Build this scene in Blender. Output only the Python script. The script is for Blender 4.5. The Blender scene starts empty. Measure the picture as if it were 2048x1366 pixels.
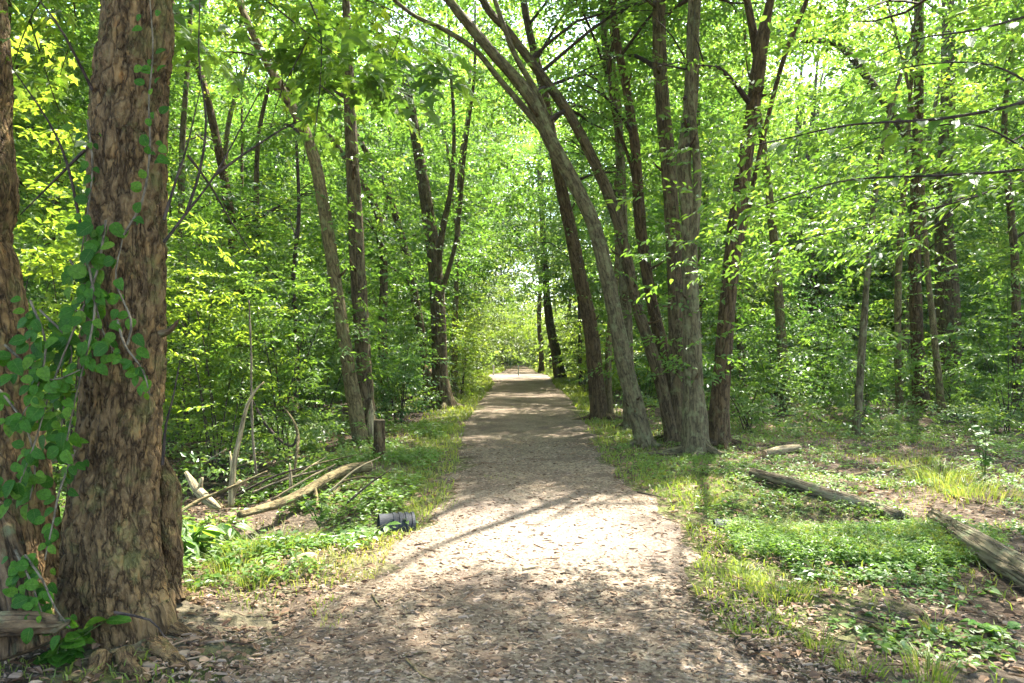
import bpy, math
import numpy as np
from mathutils import Vector, Matrix

# ---------------------------------------------------------------- camera, light, exposure
sc = bpy.context.scene
COL = sc.collection
H = 1.5
F = 1365.33
cd = bpy.data.cameras.new('camera')
cam = bpy.data.objects.new('camera', cd)
COL.objects.link(cam)
cam.location = (0, 0, H)
cam.rotation_euler = (math.pi / 2, 0, 0)
cd.sensor_width = 36
cd.lens = 24
cd.shift_y = 0.0107
cd.clip_start = 0.05
cd.clip_end = 800
sc.camera = cam

SUN_EL = math.radians(62)
SUN_AZ = math.radians(32)          # clockwise from +Y (ahead) towards +X (right)
S = np.array([math.cos(SUN_EL) * math.sin(SUN_AZ), math.cos(SUN_EL) * math.cos(SUN_AZ), math.sin(SUN_EL)])
world = bpy.data.worlds.new('World')
sc.world = world
world.use_nodes = True
nt = world.node_tree
nt.nodes.clear()
sky = nt.nodes.new('ShaderNodeTexSky')
sky.sky_type = 'NISHITA'
sky.sun_disc = False
sky.sun_elevation = SUN_EL
sky.sun_rotation = SUN_AZ
sky.air_density = 1.0
sky.dust_density = 2.5
bg = nt.nodes.new('ShaderNodeBackground')
bg.inputs['Strength'].default_value = 0.15
wo = nt.nodes.new('ShaderNodeOutputWorld')
nt.links.new(sky.outputs[0], bg.inputs[0])
nt.links.new(bg.outputs[0], wo.inputs[0])
sl = bpy.data.lights.new('sun', 'SUN')
sl.energy = 4.2
sl.angle = math.radians(0.6)
sl.color = (1.0, 0.95, 0.87)
so = bpy.data.objects.new('sun', sl)
COL.objects.link(so)
so.location = (10, 20, 40)
so.rotation_euler = Vector(S).to_track_quat('Z', 'Y').to_euler()
sc.view_settings.view_transform = 'Standard'
sc.view_settings.look = 'None'
sc.view_settings.exposure = 2.95
sc.view_settings.gamma = 1
sc.view_settings.use_curve_mapping = False
cy = sc.cycles
cy.max_bounces = 7
cy.diffuse_bounces = 5
cy.glossy_bounces = 2
cy.transmission_bounces = 5
cy.transparent_max_bounces = 4
cy.caustics_reflective = False
cy.caustics_refractive = False
cy.sample_clamp_indirect = 6
cy.use_denoising = True

# ---------------------------------------------------------------- helpers
rng = np.random.default_rng(7)
U = rng.uniform


def hsh(i, j, k, s):
    n = (i * 374761393 + j * 668265263 + k * 2147483647 + s * 974634777) & 0xFFFFFFFF
    n = ((n ^ (n >> 13)) * 1274126177) & 0xFFFFFFFF
    n = (n ^ (n >> 16)) & 0xFFFFFFFF
    return n / 4294967295.0


def noise(p, s=0):
    p = np.asarray(p, float)
    i = np.floor(p).astype(np.int64)
    f = p - i
    f = f * f * (3 - 2 * f)
    r = 0
    for a in (0, 1):
        for b in (0, 1):
            for c in (0, 1):
                w = (f[..., 0] if a else 1 - f[..., 0]) * (f[..., 1] if b else 1 - f[..., 1]) * (f[..., 2] if c else 1 - f[..., 2])
                r = r + w * hsh(i[..., 0] + a, i[..., 1] + b, i[..., 2] + c, s)
    return r


def fbm(p, s=0, o=3):
    p = np.asarray(p, float)
    r, a, t = 0, 1, 0
    for k in range(o):
        r = r + a * noise(p * 2 ** k, s + k)
        t += a
        a *= .5
    return r / t


def n2(x, y, sc_, s=0, o=2):
    return fbm(np.stack([np.asarray(x) * sc_, np.asarray(y) * sc_, np.zeros_like(np.asarray(x, float))], -1), s, o)


def P(px, py, Y):
    return np.array([(px - 1024) * Y / F, Y, H + (705 - py) * Y / F])


PE_Y = np.array([-4, 0, 3.1, 3.76, 4.6, 5.46, 6.94, 8.0, 10.5, 14.1, 21.6, 31.5, 38, 44, 51, 68, 95])
PE_L = np.array([-1.4, -1.35, -1.23, -1.17, -1.0, -.94, -.73, -.70, -.84, -1.02, -1.0, -.9, -1.2, -1.8, -.9, -.2, 1.4])
PE_R = np.array([1.4, 1.35, 1.25, 1.2, 1.3, 1.5, 1.62, 1.30, 1.35, 1.55, 1.9, 2.0, 2.3, 2.4, 1.9, 2.0, 2.9])


def path_lr(y):
    return np.interp(y, PE_Y, PE_L), np.interp(y, PE_Y, PE_R)


def ground_z(x, y):
    x = np.asarray(x, float)
    y = np.asarray(y, float)
    l, r = path_lr(y)
    off = np.clip(np.maximum(l - x, x - r), 0, None)
    k = np.clip(off / 1.5, 0, 1)
    z = k * (n2(x, y, .45, 3) - .5) * .28 + np.clip(off / .4, 0, 1) * (n2(x, y, 2.2, 5) - .5) * .07
    z = z + .02 * (n2(x, y, 1.3, 9) - .5) + np.clip(off / .5, 0, 1) * .035 * (n2(x, y, 7., 15) - .5)
    # ditch with the drain pipe, left and right of the path
    z = z - .30 * np.exp(-((x + 2.0) / .95) ** 2 - ((y - 6.15) / .55) ** 2)
    z = z - .26 * np.exp(-((x + 3.3) / 1.3) ** 2 - ((y - 7.6) / 1.3) ** 2)
    z = z - .20 * np.exp(-((x - 2.75) / .9) ** 2 - ((y - 6.2) / .45) ** 2)
    z = z + .10 * np.exp(-((x + 2.2) / .8) ** 2 - ((y - 8.6) / .8) ** 2)
    z = z + .12 * np.exp(-((x + 2.1) / .55) ** 2 - ((y - 3.65) / .55) ** 2)
    return z


def mesh(name, V, faces, mat=None, smooth=False, rnd=None, vec=None):
    """faces: list of int arrays (n,k). rnd: per-face floats, vec: per-point vectors."""
    V = np.asarray(V, np.float32)
    me = bpy.data.meshes.new(name)
    me.vertices.add(len(V))
    me.vertices.foreach_set('co', V.ravel())
    faces = [np.asarray(f, np.int32) for f in faces if len(f)]
    li = np.concatenate([f.ravel() for f in faces])
    tot = np.concatenate([np.full(len(f), f.shape[1], np.int32) for f in faces])
    st = np.concatenate([[0], np.cumsum(tot)[:-1]]).astype(np.int32)
    me.loops.add(len(li))
    me.loops.foreach_set('vertex_index', li)
    me.polygons.add(len(tot))
    me.polygons.foreach_set('loop_start', st)
    me.polygons.foreach_set('use_smooth', np.full(len(tot), smooth))
    me.update(calc_edges=True)
    if rnd is not None:
        a = me.attributes.new('rnd', 'FLOAT', 'FACE')
        a.data.foreach_set('value', np.asarray(rnd, np.float32))
    if vec is not None:
        a = me.attributes.new('bark', 'FLOAT_VECTOR', 'POINT')
        a.data.foreach_set('vector', np.asarray(vec, np.float32).ravel())
    if mat:
        me.materials.append(mat)
    return me


def tag(o, label=None, cat=None, group=None, kind=None):
    if label: o['label'] = label
    if cat: o['category'] = cat
    if group: o['group'] = group
    if kind: o['kind'] = kind
    return o


def link(name, me, parent=None):
    o = bpy.data.objects.new(name, me)
    COL.objects.link(o)
    if parent: o.parent = parent
    return o


def thing(name, label, cat, loc, group=None):
    o = bpy.data.objects.new(name, None)
    o.empty_display_size = .2
    COL.objects.link(o)
    o.location = [float(v) for v in loc]
    return tag(o, label, cat, group)


def part(root, name, V, faces, mat, parent=None, **kw):
    V = np.asarray(V, float) - np.array(root.location)
    return link(name, mesh(name, V, faces, mat, **kw), parent or root)


def unit(v):
    return v / (np.linalg.norm(v, axis=-1, keepdims=True) + 1e-9)


# ---------------------------------------------------------------- tubes
def catmull(pts, rad, step):
    pts = np.asarray(pts, float)
    rad = np.asarray(rad, float)
    n = len(pts)
    P0 = np.vstack([2 * pts[0] - pts[1], pts, 2 * pts[-1] - pts[-2]])
    out, ro = [], []
    for i in range(n - 1):
        a, b, c, d = P0[i:i + 4]
        L = np.linalg.norm(c - b)
        m = max(2, int(math.ceil(L / step)))
        t = np.arange(m)[:, None] / m
        out.append(.5 * (2 * b + (c - a) * t + (2 * a - 5 * b + 4 * c - d) * t ** 2 + (3 * b - a - 3 * c + d) * t ** 3))
        tt = t[:, 0]
        ro.append(rad[i] + (rad[i + 1] - rad[i]) * (tt * tt * (3 - 2 * tt)))
    out.append(pts[-1:])
    ro.append(rad[-1:])
    return np.vstack(out), np.concatenate(ro)


def tube(pts, rad, sides=10, step=.15, lump=.06, flare=0., bark=0., seed=0, cap=False, bs=(18., 4.)):
    C, R = catmull(pts, rad, step)
    n = len(C)
    T = unit(np.gradient(C, axis=0))
    ref = np.array([0, 1., 0]) if abs(T[0][2]) > .6 else np.array([0, 0, 1.])
    N = np.zeros_like(C)
    v = ref - T[0] * ref.dot(T[0])
    N[0] = unit(v)
    for i in range(1, n):
        v = N[i - 1] - T[i] * N[i - 1].dot(T[i])
        N[i] = unit(v)
    B = np.cross(T, N)
    th = np.arange(sides) / sides * 2 * np.pi
    s = np.concatenate([[0], np.cumsum(np.linalg.norm(np.diff(C, axis=0), axis=1))])
    ct, st = np.cos(th), np.sin(th)
    r = np.repeat(R[:, None], sides, 1)
    q = np.stack([np.broadcast_to(ct, r.shape) * 1.3, np.broadcast_to(st, r.shape) * 1.3, np.broadcast_to(s[:, None] * 1.2, r.shape)], -1)
    if lump:
        r = r * (1 + lump * 2 * (fbm(q + seed * 7.3, seed, 2) - .5))
    if flare:
        ph = seed * 1.7
        lobe = .6 + .5 * np.sin(3 * th + ph) + .35 * np.sin(5 * th + ph * 2)
        r = r + R[0] * flare * 1.25 * np.exp(-s[:, None] / (R[0] * 1.15 + .12)) * lobe[None]
    bc = np.stack([R[:, None] * ct, R[:, None] * st, np.broadcast_to(s[:, None], r.shape)], -1) + seed * 3.1
    if bark:
        rr = np.stack([ct * R[0] * bs[0] + 0 * r, st * R[0] * bs[0] + 0 * r, np.broadcast_to(s[:, None] * bs[1], r.shape)], -1) + seed
        w = fbm(rr * .4 + 9, seed + 3, 2)
        rr = rr + (w[..., None] - .5) * 2.2
        rd = 1 - np.abs(2 * fbm(rr, seed + 5, 3) - 1)
        r = r - bark * np.clip((rd - .72) / .28, 0, 1) ** 1.3 * 1.6 + bark * (fbm(rr * 1.7, seed + 8, 2) - .5) * .9
        pl = noise(rr * np.array([.5, .5, .45]) + 31, seed)
        r = r + bark * .7 * (pl > .55)
    V = C[:, None, :] + r[..., None] * (ct[None, :, None] * N[:, None, :] + st[None, :, None] * B[:, None, :])
    idx = np.arange(n * sides).reshape(n, sides)
    a = idx[:-1]
    b = idx[1:]
    q4 = np.stack([a, np.roll(a, -1, 1), np.roll(b, -1, 1), b], -1).reshape(-1, 4)
    V = V.reshape(-1, 3)
    bc = bc.reshape(-1, 3)
    faces = [q4]
    if cap:
        m = len(V)
        V = np.vstack([V, C[0] - T[0] * R[0] * .1, C[-1] + T[-1] * R[-1] * .1])
        bc = np.vstack([bc, bc[0], bc[-1]])
        e0, e1 = idx[0], idx[-1]
        faces.append(np.stack([np.roll(e0, -1), e0, np.full(sides, m)], -1))
        faces.append(np.stack([e1, np.roll(e1, -1), np.full(sides, m + 1)], -1))
    return V, faces, bc


def join(parts):
    Vs, Fs, Bs, o = [], [], [], 0
    for V, fs, bc in parts:
        Vs.append(V)
        Bs.append(bc)
        for f in fs: Fs.append(f + o)
        o += len(V)
    return np.vstack(Vs), Fs, np.vstack(Bs)


# ---------------------------------------------------------------- leaf geometry
KITE = (np.array([(0, 0, 0), (.42, .5, .07), (1, 0, -.12), (.42, -.5, .07)]), np.array([(0, 3, 2, 1)]))
OVAL = (np.array([(0, 0, 0), (.28, .46, .08), (.68, .36, .03), (1, 0, -.16), (.68, -.36, .03), (.28, -.46, .08)]),
        np.array([(0, 3, 2, 1), (0, 5, 4, 3)]))
_m = [(0, 0, 0), (-.08, .28, .02), (.12, .62, -.05), (.26, .36, .03), (.5, .62, -.03), (.58, .24, .04), (1, 0, -.1),
      (.58, -.24, .04), (.5, -.62, -.03), (.26, -.36, .03), (.12, -.62, -.05), (-.08, -.28, .02)]
MAPLE = (np.array(_m), np.array([(0, i + 1, i) for i in range(1, 11)]))
LOBE = (np.array([(0, 0, 0), (-.02, .42, -.02), (.3, .24, .04), (.5, .56, -.06), (.62, .2, .04), (1, 0, -.12), (.62, -.2, .04), (.5, -.56, -.06), (.3, -.24, .04), (-.02, -.42, -.02)]),
        np.array([(0, 2, 1), (0, 4, 2), (2, 4, 3), (0, 5, 4), (0, 6, 5), (0, 8, 6), (6, 8, 7), (0, 9, 8)]))
BLADE = (np.array([(0, .5, 0), (0, -.5, 0), (.55, -.38, .0), (.55, .38, .0), (1, 0, -.28)]), None)


def leaves(Pp, D, N, L, W, tpl=KITE, rnd=None):
    Pp = np.asarray(Pp)
    D = unit(D)
    Sd = unit(np.cross(N, D))
    N = np.cross(D, Sd)
    L = np.broadcast_to(L, len(Pp))[:, None, None]
    W = np.broadcast_to(W, len(Pp))[:, None, None]
    t, f = tpl
    V = Pp[:, None] + D[:, None] * t[None, :, :1] * L + Sd[:, None] * t[None, :, 1:2] * W + N[:, None] * t[None, :, 2:3] * L
    k = len(t)
    n = len(Pp)
    fs = (f[None] + (np.arange(n) * k)[:, None, None]).reshape(-1, f.shape[1])
    if rnd is None: rnd = U(0, 1, n)
    return V.reshape(-1, 3), [fs], np.repeat(rnd, len(f))


def blades(Pp, D, Lh, W, rnd=None):
    """grass: base point, lean direction (2D unit * lean), height, width -> quad + tri"""
    n = len(Pp)
    az = U(0, 2 * np.pi, n)
    sd = np.stack([np.cos(az), np.sin(az), 0 * az], -1) * (W / 2)[:, None]
    up = np.array([0, 0, 1.])
    m = Pp + up * (Lh * .6)[:, None] + D * (Lh * .3)[:, None]
    t = Pp + up * (Lh * .85)[:, None] + D * (Lh * 1.0)[:, None]
    V = np.stack([Pp - sd, Pp + sd, m + sd * .8, m - sd * .8, t], 1).reshape(-1, 3)
    o = (np.arange(n) * 5)[:, None]
    if rnd is None: rnd = U(0, 1, n)
    return V, [np.array([[0, 1, 2, 3]]) + o, np.array([[3, 2, 4]]) + o], np.concatenate([rnd, rnd])


# spray templates : unit twig along +X with leaves in a flattish fan
def make_spray(n_main, n_side, r):
    p, d, nn = [], [], []

    def twig(o, ang, ln, n):
        for i in range(n):
            t = (i + .6) / n
            sd = 1 if i % 2 else -1
            a = ang + sd * r.uniform(.55, 1.15)
            if i == n - 1: a = ang + r.uniform(-.2, .2)
            p.append(o + np.array([math.cos(ang), math.sin(ang), -.12 * t]) * ln * t)
            d.append([math.cos(a), math.sin(a), r.uniform(-.55, .1)])
            nn.append([r.normal(0, .33), r.normal(0, .33), 1])
    twig(np.zeros(3), 0, 1, n_main)
    for k in range(n_side):
        t = r.uniform(.15, .65)
        twig(np.array([t, 0, -.05]), (1 if k % 2 else -1) * r.uniform(.5, .9), r.uniform(.35, .6), max(3, n_main // 2))
    return np.array(p), unit(np.array(d)), unit(np.array(nn))


SPR = [make_spray(7, 2, np.random.default_rng(100 + i)) for i in range(14)]
NSP = len(SPR[0][0])
SP = np.stack([s[0] for s in SPR])
SD = np.stack([s[1] for s in SPR])
SN = np.stack([s[2] for s in SPR])


def sprays(C, scale, L, tilt=.35, rnd=None, wr=.5, tpl=KITE, az=None, droop=0.):
    """C (m,3) twig origins -> leaf mesh arrays"""
    m = len(C)
    if m == 0: return None
    k = rng.integers(0, len(SPR), m)
    az = U(0, 2 * np.pi, m) if az is None else az
    pitch = rng.normal(-droop, tilt, m)
    roll = rng.normal(0, tilt, m)
    ca, sa, cp, sp_, cr, sr = np.cos(az), np.sin(az), np.cos(pitch), np.sin(pitch), np.cos(roll), np.sin(roll)
    X = np.stack([ca * cp, sa * cp, sp_], -1)
    Y0 = np.stack([-sa, ca, 0 * ca], -1)
    Z0 = np.cross(X, Y0)
    Yv = Y0 * cr[:, None] + Z0 * sr[:, None]
    Z = np.cross(X, Yv)
    M = np.stack([X, Yv, Z], -2)                      # rows
    sca = np.broadcast_to(scale, m)[:, None, None]
    p = C[:, None] + np.einsum('mni,mij->mnj', SP[k], M) * sca
    d = np.einsum('mni,mij->mnj', SD[k], M)
    nn = np.einsum('mni,mij->mnj', SN[k], M)
    if rnd is None: rnd = U(0, 1, m)
    r = np.clip(np.repeat(rnd, NSP) * .6 + U(0, .4, m * NSP), 0, 1)
    LL = np.repeat(np.broadcast_to(L, m), NSP) * U(.7, 1.2, m * NSP)
    return leaves(p.reshape(-1, 3), d.reshape(-1, 3), nn.reshape(-1, 3), LL, LL * wr, tpl, r)


# ---------------------------------------------------------------- materials
def nodes(name):
    m = bpy.data.materials.new(name)
    m.use_nodes = True
    t = m.node_tree
    t.nodes.clear()
    return m, t


class G:
    def __init__(s, t): s.t = t

    def n(s, kind, props=None, **ins):
        x = s.t.nodes.new('ShaderNode' + kind)
        for k, v in (props or {}).items(): setattr(x, k, v)
        for k, v in ins.items():
            k = k.replace('_', ' ')
            key = int(k[1:]) if k[0] == 'i' and k[1:].isdigit() else k
            if hasattr(v, 'is_linked') or isinstance(v, bpy.types.NodeSocket):
                s.t.links.new(v, x.inputs[key])
            else:
                x.inputs[key].default_value = v
        return x

    def ramp(s, fac, stops, interp='LINEAR'):
        x = s.t.nodes.new('ShaderNodeValToRGB')
        s.t.links.new(fac, x.inputs[0])
        cr = x.color_ramp
        cr.interpolation = interp
        while len(cr.elements) < len(stops): cr.elements.new(.5)
        for e, (p, c) in zip(cr.elements, stops):
            e.position = p
            e.color = (*c, 1) if len(c) == 3 else c
        return x.outputs[0]

    def mix(s, f, a, b, mode='MIX'):
        x = s.t.nodes.new('ShaderNodeMix')
        x.data_type = 'RGBA'
        x.blend_type = mode
        for sock, v in ((x.inputs[0], f), (x.inputs[6], a), (x.inputs[7], b)):
            if isinstance(v, bpy.types.NodeSocket): s.t.links.new(v, sock)
            elif isinstance(v, (int, float)): sock.default_value = v
            else: sock.default_value = (*v, 1)
        return x.outputs[2]

    def mth(s, op, a, b=0.):
        x = s.t.nodes.new('ShaderNodeMath')
        x.operation = op
        for sock, v in ((x.inputs[0], a), (x.inputs[1], b)):
            if isinstance(v, bpy.types.NodeSocket): s.t.links.new(v, sock)
            else: sock.default_value = v
        return x.outputs[0]


def leaf_mat(name, cols, trans=.5, rough=.42, obj=False, spec=.5, tb=1.8, inst=False, veins=False):
    m, t = nodes(name)
    g = G(t)
    if obj: fac = g.n('ObjectInfo').outputs['Random']
    else: fac = g.n('Attribute', {'attribute_name': 'rnd'}).outputs['Fac']
    if inst: fac = g.mth('ADD', g.mth('MULTIPLY', g.n('ObjectInfo').outputs['Random'], .55), g.mth('MULTIPLY', fac, .45))
    cols = [(k[0] * 1.03, k[1] * .97, k[2]) for k in cols]
    c = g.ramp(fac, [(i / (len(cols) - 1), k) for i, k in enumerate(cols)])
    nrm = None
    if veins:
        va = g.n('SeparateXYZ', Vector=g.n('Attribute', {'attribute_name': 'bark'}).outputs['Vector'])
        ab = g.mth('ABSOLUTE', va.outputs[1])
        ph = g.mth('FRACT', g.mth('SUBTRACT', g.mth('MULTIPLY', va.outputs[0], 6.5), g.mth('MULTIPLY', ab, 1.6)))
        sv = g.ramp(g.mth('ABSOLUTE', g.mth('SUBTRACT', ph, .5)), [(0, (1, 1, 1)), (.09, (.0, .0, .0))])
        mv = g.ramp(ab, [(0, (1, 1, 1)), (.09, (0, 0, 0))])
        vn = g.mth('MAXIMUM', mv, g.mth('MULTIPLY', sv, .6))
        c = g.mix(g.mth('MULTIPLY', vn, .45), c, (.16, .24, .06))
        sp = g.n('TexNoise', Vector=g.n('TexCoord').outputs['Object'], Scale=5., Detail=4).outputs['Fac']
        c = g.mix(g.ramp(sp, [(.35, (.45, .45, .45)), (.6, (0, 0, 0))]), c, tuple(k * .55 for k in cols[0]))
        nrm = g.n('Bump', Height=g.mth('ADD', g.mth('SUBTRACT', 1., vn), g.mth('MULTIPLY', ph, .8)), Strength=.5, Distance=.004).outputs[0]
    tc = g.mix(1, c, (tb * 1.15, tb * 1.1, tb * .55), 'MULTIPLY')
    b = g.n('BsdfPrincipled', Base_Color=c, Roughness=rough)
    b.inputs['Specular IOR Level'].default_value = spec
    if nrm is not None: t.links.new(nrm, b.inputs['Normal'])
    tr = g.n('BsdfTranslucent', Color=tc)
    mx = g.n('MixShader', i0=trans, i1=b.outputs[0], i2=tr.outputs[0])
    g.n('OutputMaterial', Surface=mx.outputs[0])
    return m


M = {}
M['leaf'] = leaf_mat('green_leaves', [(.04, .095, .02), (.07, .145, .026), (.10, .185, .032), (.15, .235, .045)], .5)
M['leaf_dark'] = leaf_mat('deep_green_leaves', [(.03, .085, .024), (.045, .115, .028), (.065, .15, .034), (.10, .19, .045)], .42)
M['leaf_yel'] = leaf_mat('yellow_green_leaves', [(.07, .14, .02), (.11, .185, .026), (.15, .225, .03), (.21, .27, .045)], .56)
M['leaf_far'] = leaf_mat('distant_leaves', [(.06, .115, .032), (.09, .155, .04), (.12, .19, .048), (.16, .23, .065)], .55)
M['leaf_far_i'] = leaf_mat('distant_wood_leaves', [(.06, .12, .035), (.095, .165, .045), (.13, .20, .05), (.18, .24, .07)], .55, inst=True)
M['leaf_mid_i'] = leaf_mat('woodland_leaves', [(.028, .078, .018), (.055, .125, .026), (.085, .17, .032), (.15, .235, .045)], .5, inst=True)
M['cover_i'] = leaf_mat('undergrowth_leaves', [(.045, .105, .028), (.075, .145, .034), (.11, .18, .04), (.16, .22, .06)], .42, inst=True)
M['vine_leaf'] = leaf_mat('vine_leaves', [(.022, .085, .006), (.035, .12, .008), (.055, .16, .01), (.10, .2, .015)], .36, .6, True, .2, veins=True)
M['maple_leaf'] = leaf_mat('maple_leaves', [(.06, .13, .014), (.09, .17, .02), (.15, .22, .028)], .55, .45, True)
M['bough_leaf'] = leaf_mat('bough_leaves', [(.045, .12, .018), (.075, .165, .022), (.12, .21, .03)], .5, .42, True, veins=True)
M['cover'] = leaf_mat('ground_plant_leaves', [(.05, .12, .02), (.08, .165, .026), (.115, .205, .034), (.17, .25, .05)], .45)
M['grass'] = leaf_mat('grass_blades', [(.08, .14, .022), (.12, .18, .028), (.17, .22, .04), (.25, .26, .075)], .45, .5)
M['litter'] = leaf_mat('dead_leaves', [(.06, .035, .02), (.14, .09, .05), (.23, .155, .09), (.34, .26, .16)], .12, .8, spec=.2, tb=1)
M['chip'] = leaf_mat('wood_chips', [(.045, .028, .016), (.11, .074, .043), (.18, .128, .078), (.25, .188, .122), (.33, .265, .185)], 0., .85, spec=.15)


def bark_mat(name, dark, mid, light, lich=None, lf=.4, sx=26., sz=5., bump=.5, patch=None, dist=.02):
    m, t = nodes(name)
    g = G(t)
    a = g.n('Attribute', {'attribute_name': 'bark'}).outputs['Vector']
    mp = g.n('Mapping', Vector=a, Scale=(sx, sx, sz)).outputs[0]
    w = g.n('TexNoise', Vector=mp, Scale=.5, Detail=3)
    mp2 = g.n('VectorMath', {'operation': 'ADD'}, i0=mp, i1=g.n('VectorMath', {'operation': 'SCALE'}, i0=w.outputs['Color'], Scale=1.5).outputs[0]).outputs[0]
    rn = g.n('TexNoise', Vector=mp2, Scale=.42, Detail=4, Roughness=.55).outputs['Fac']
    v = g.mth('ABSOLUTE', g.mth('SUBTRACT', rn, .5))
    v2 = g.n('TexVoronoi', {'feature': 'DISTANCE_TO_EDGE'}, Vector=mp2, Scale=.45).outputs['Distance']
    f1 = g.ramp(v, [(0, (0, 0, 0)), (.035, (.6, .6, .6)), (.11, (1, 1, 1))])
    f2 = g.ramp(v2, [(0, (.25, .25, .25)), (.08, (1, 1, 1))])
    msk = g.ramp(g.n('TexNoise', Vector=a, Scale=5., Detail=3).outputs['Fac'], [(.4, (0, 0, 0)), (.6, (1, 1, 1))])
    fis = g.mix(1., f1, g.mix(msk, (1, 1, 1), f2), 'MULTIPLY')
    fn = g.n('TexNoise', Vector=g.n('Mapping', Vector=a, Scale=(sx * 1.5, sx * 1.5, sx * .7)).outputs[0], Scale=1., Detail=8, Roughness=.72).outputs['Fac']
    big = g.n('TexNoise', Vector=a, Scale=3.2, Detail=4).outputs['Fac']
    c = g.ramp(fn, [(.3, dark), (.5, mid), (.72, light)])
    c = g.mix(g.ramp(big, [(.35, (0, 0, 0)), (.65, (.7, .7, .7))]), c, mid)
    if patch:
        pn = g.n('TexNoise', Vector=g.n('Mapping', Vector=a, Scale=(13, 13, 7), Location=(3, 1, 7)).outputs[0], Scale=1., Detail=7, Roughness=.65).outputs['Fac']
        c = g.mix(g.ramp(pn, [(.50, (0, 0, 0)), (.57, (.55, .55, .55))]), c, patch[0])
        c = g.mix(g.ramp(pn, [(.63, (0, 0, 0)), (.68, (.6, .6, .6))]), c, patch[1])
        fb = g.ramp(pn, [(.5, (1, 1, 1)), (.55, (.3, .3, .3))])
    c = g.mix(fis, tuple(x * .55 for x in dark), c)
    if lich:
        ln = g.n('TexNoise', Vector=a, Scale=7., Detail=6, Roughness=.65).outputs['Fac']
        c = g.mix(g.ramp(ln, [(.62 - lf * .2, (0, 0, 0)), (.72 - lf * .1, (.75, .75, .75))]), c, lich)
    hgt = g.mth('ADD', g.mth('MULTIPLY', fis, 1.), g.mth('MULTIPLY', fn, .6))
    if patch: hgt = g.mth('ADD', hgt, fb)
    bp = g.n('Bump', Height=hgt, Strength=bump, Distance=dist)
    b = g.n('BsdfPrincipled', Base_Color=c, Roughness=.9, Normal=bp.outputs[0])
    b.inputs['Specular IOR Level'].default_value = .2
    g.n('OutputMaterial', Surface=b.outputs[0])
    return m


M['bark_big'] = bark_mat('flaking_maple_bark', (0.0732, 0.0439, 0.0185), (0.1757, 0.1114, 0.0494), (0.283, 0.1982, 0.0956), (0.1464, 0.1392, 0.0462), .5, 40, 12, .9,
                         ((0.3026, 0.1856, 0.0709), (0.3123, 0.1434, 0.0401)), .02)
M['bark'] = bark_mat('grey_brown_bark', (0.0631, 0.0454, 0.0225), (0.1218, 0.0898, 0.045), (0.194, 0.1526, 0.0812), (0.1625, 0.1701, 0.075), .4, 34, 6, .8)
M['bark_lichen'] = bark_mat('lichen_grey_bark', (0.0767, 0.0593, 0.03), (0.1398, 0.1134, 0.0594), (0.2121, 0.1788, 0.0969), (0.1985, 0.2049, 0.1), .6, 34, 7, .7)
M['bark_red'] = bark_mat('reddish_bark', (0.0587, 0.0375, 0.0169), (0.1127, 0.075, 0.035), (0.176, 0.1265, 0.0625), (0.1354, 0.1308, 0.0563), .2, 34, 7, .9)
M['bark_tan'] = bark_mat('tan_bark', (0.0902, 0.0663, 0.0287), (0.1714, 0.1308, 0.0607), (0.2527, 0.2049, 0.1), (0.1804, 0.1832, 0.0812), .5, 40, 12, .6)
M['bark_furrow'] = bark_mat('furrowed_log_bark', (0.09, 0.07, 0.042), (0.22, 0.178, 0.105), (0.34, 0.29, 0.1806), (0.2, 0.23, 0.126), .5, 30, 2.6, 1., None, .02)
M['dead_wood'] = bark_mat('bleached_dead_wood', (0.16, 0.12, 0.0714), (0.38, 0.3, 0.168), (0.52, 0.44, 0.2688), None, .3, 50, 4, .4)
M['rotten'] = bark_mat('rotten_wood', (0.05, 0.033, 0.0168), (0.15, 0.095, 0.0462), (0.27, 0.19, 0.1008), (0.14, 0.16, 0.0756), .4, 26, 4, 1.)
M['twig'] = bark_mat('dark_twig_bark', (.035, .026, .02), (.07, .05, .038), (.12, .09, .07), None, .3, 60, 20, .3)
M['vine_stem'] = bark_mat('pale_vine_stem', (.1, .08, .05), (.17, .14, .09), (.24, .2, .13), None, .3, 60, 20, .3)
M['green_stem'] = bark_mat('green_stem', (.05, .08, .02), (.08, .12, .03), (.12, .16, .04), None, .3, 60, 20, .2)


def cut_mat():
    m, t = nodes('sawn_wood')
    g = G(t)
    a = g.n('TexCoord').outputs['Object']
    r = g.n('TexWave', {'wave_type': 'RINGS'}, Vector=a, Scale=9., Distortion=2., Detail=3).outputs['Fac']
    c = g.ramp(r, [(0, (.17, .10, .05)), (1, (.34, .23, .13))])
    b = g.n('BsdfPrincipled', Base_Color=c, Roughness=.85)
    g.n('OutputMaterial', Surface=b.outputs[0])
    return m


M['cut'] = cut_mat()


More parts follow.
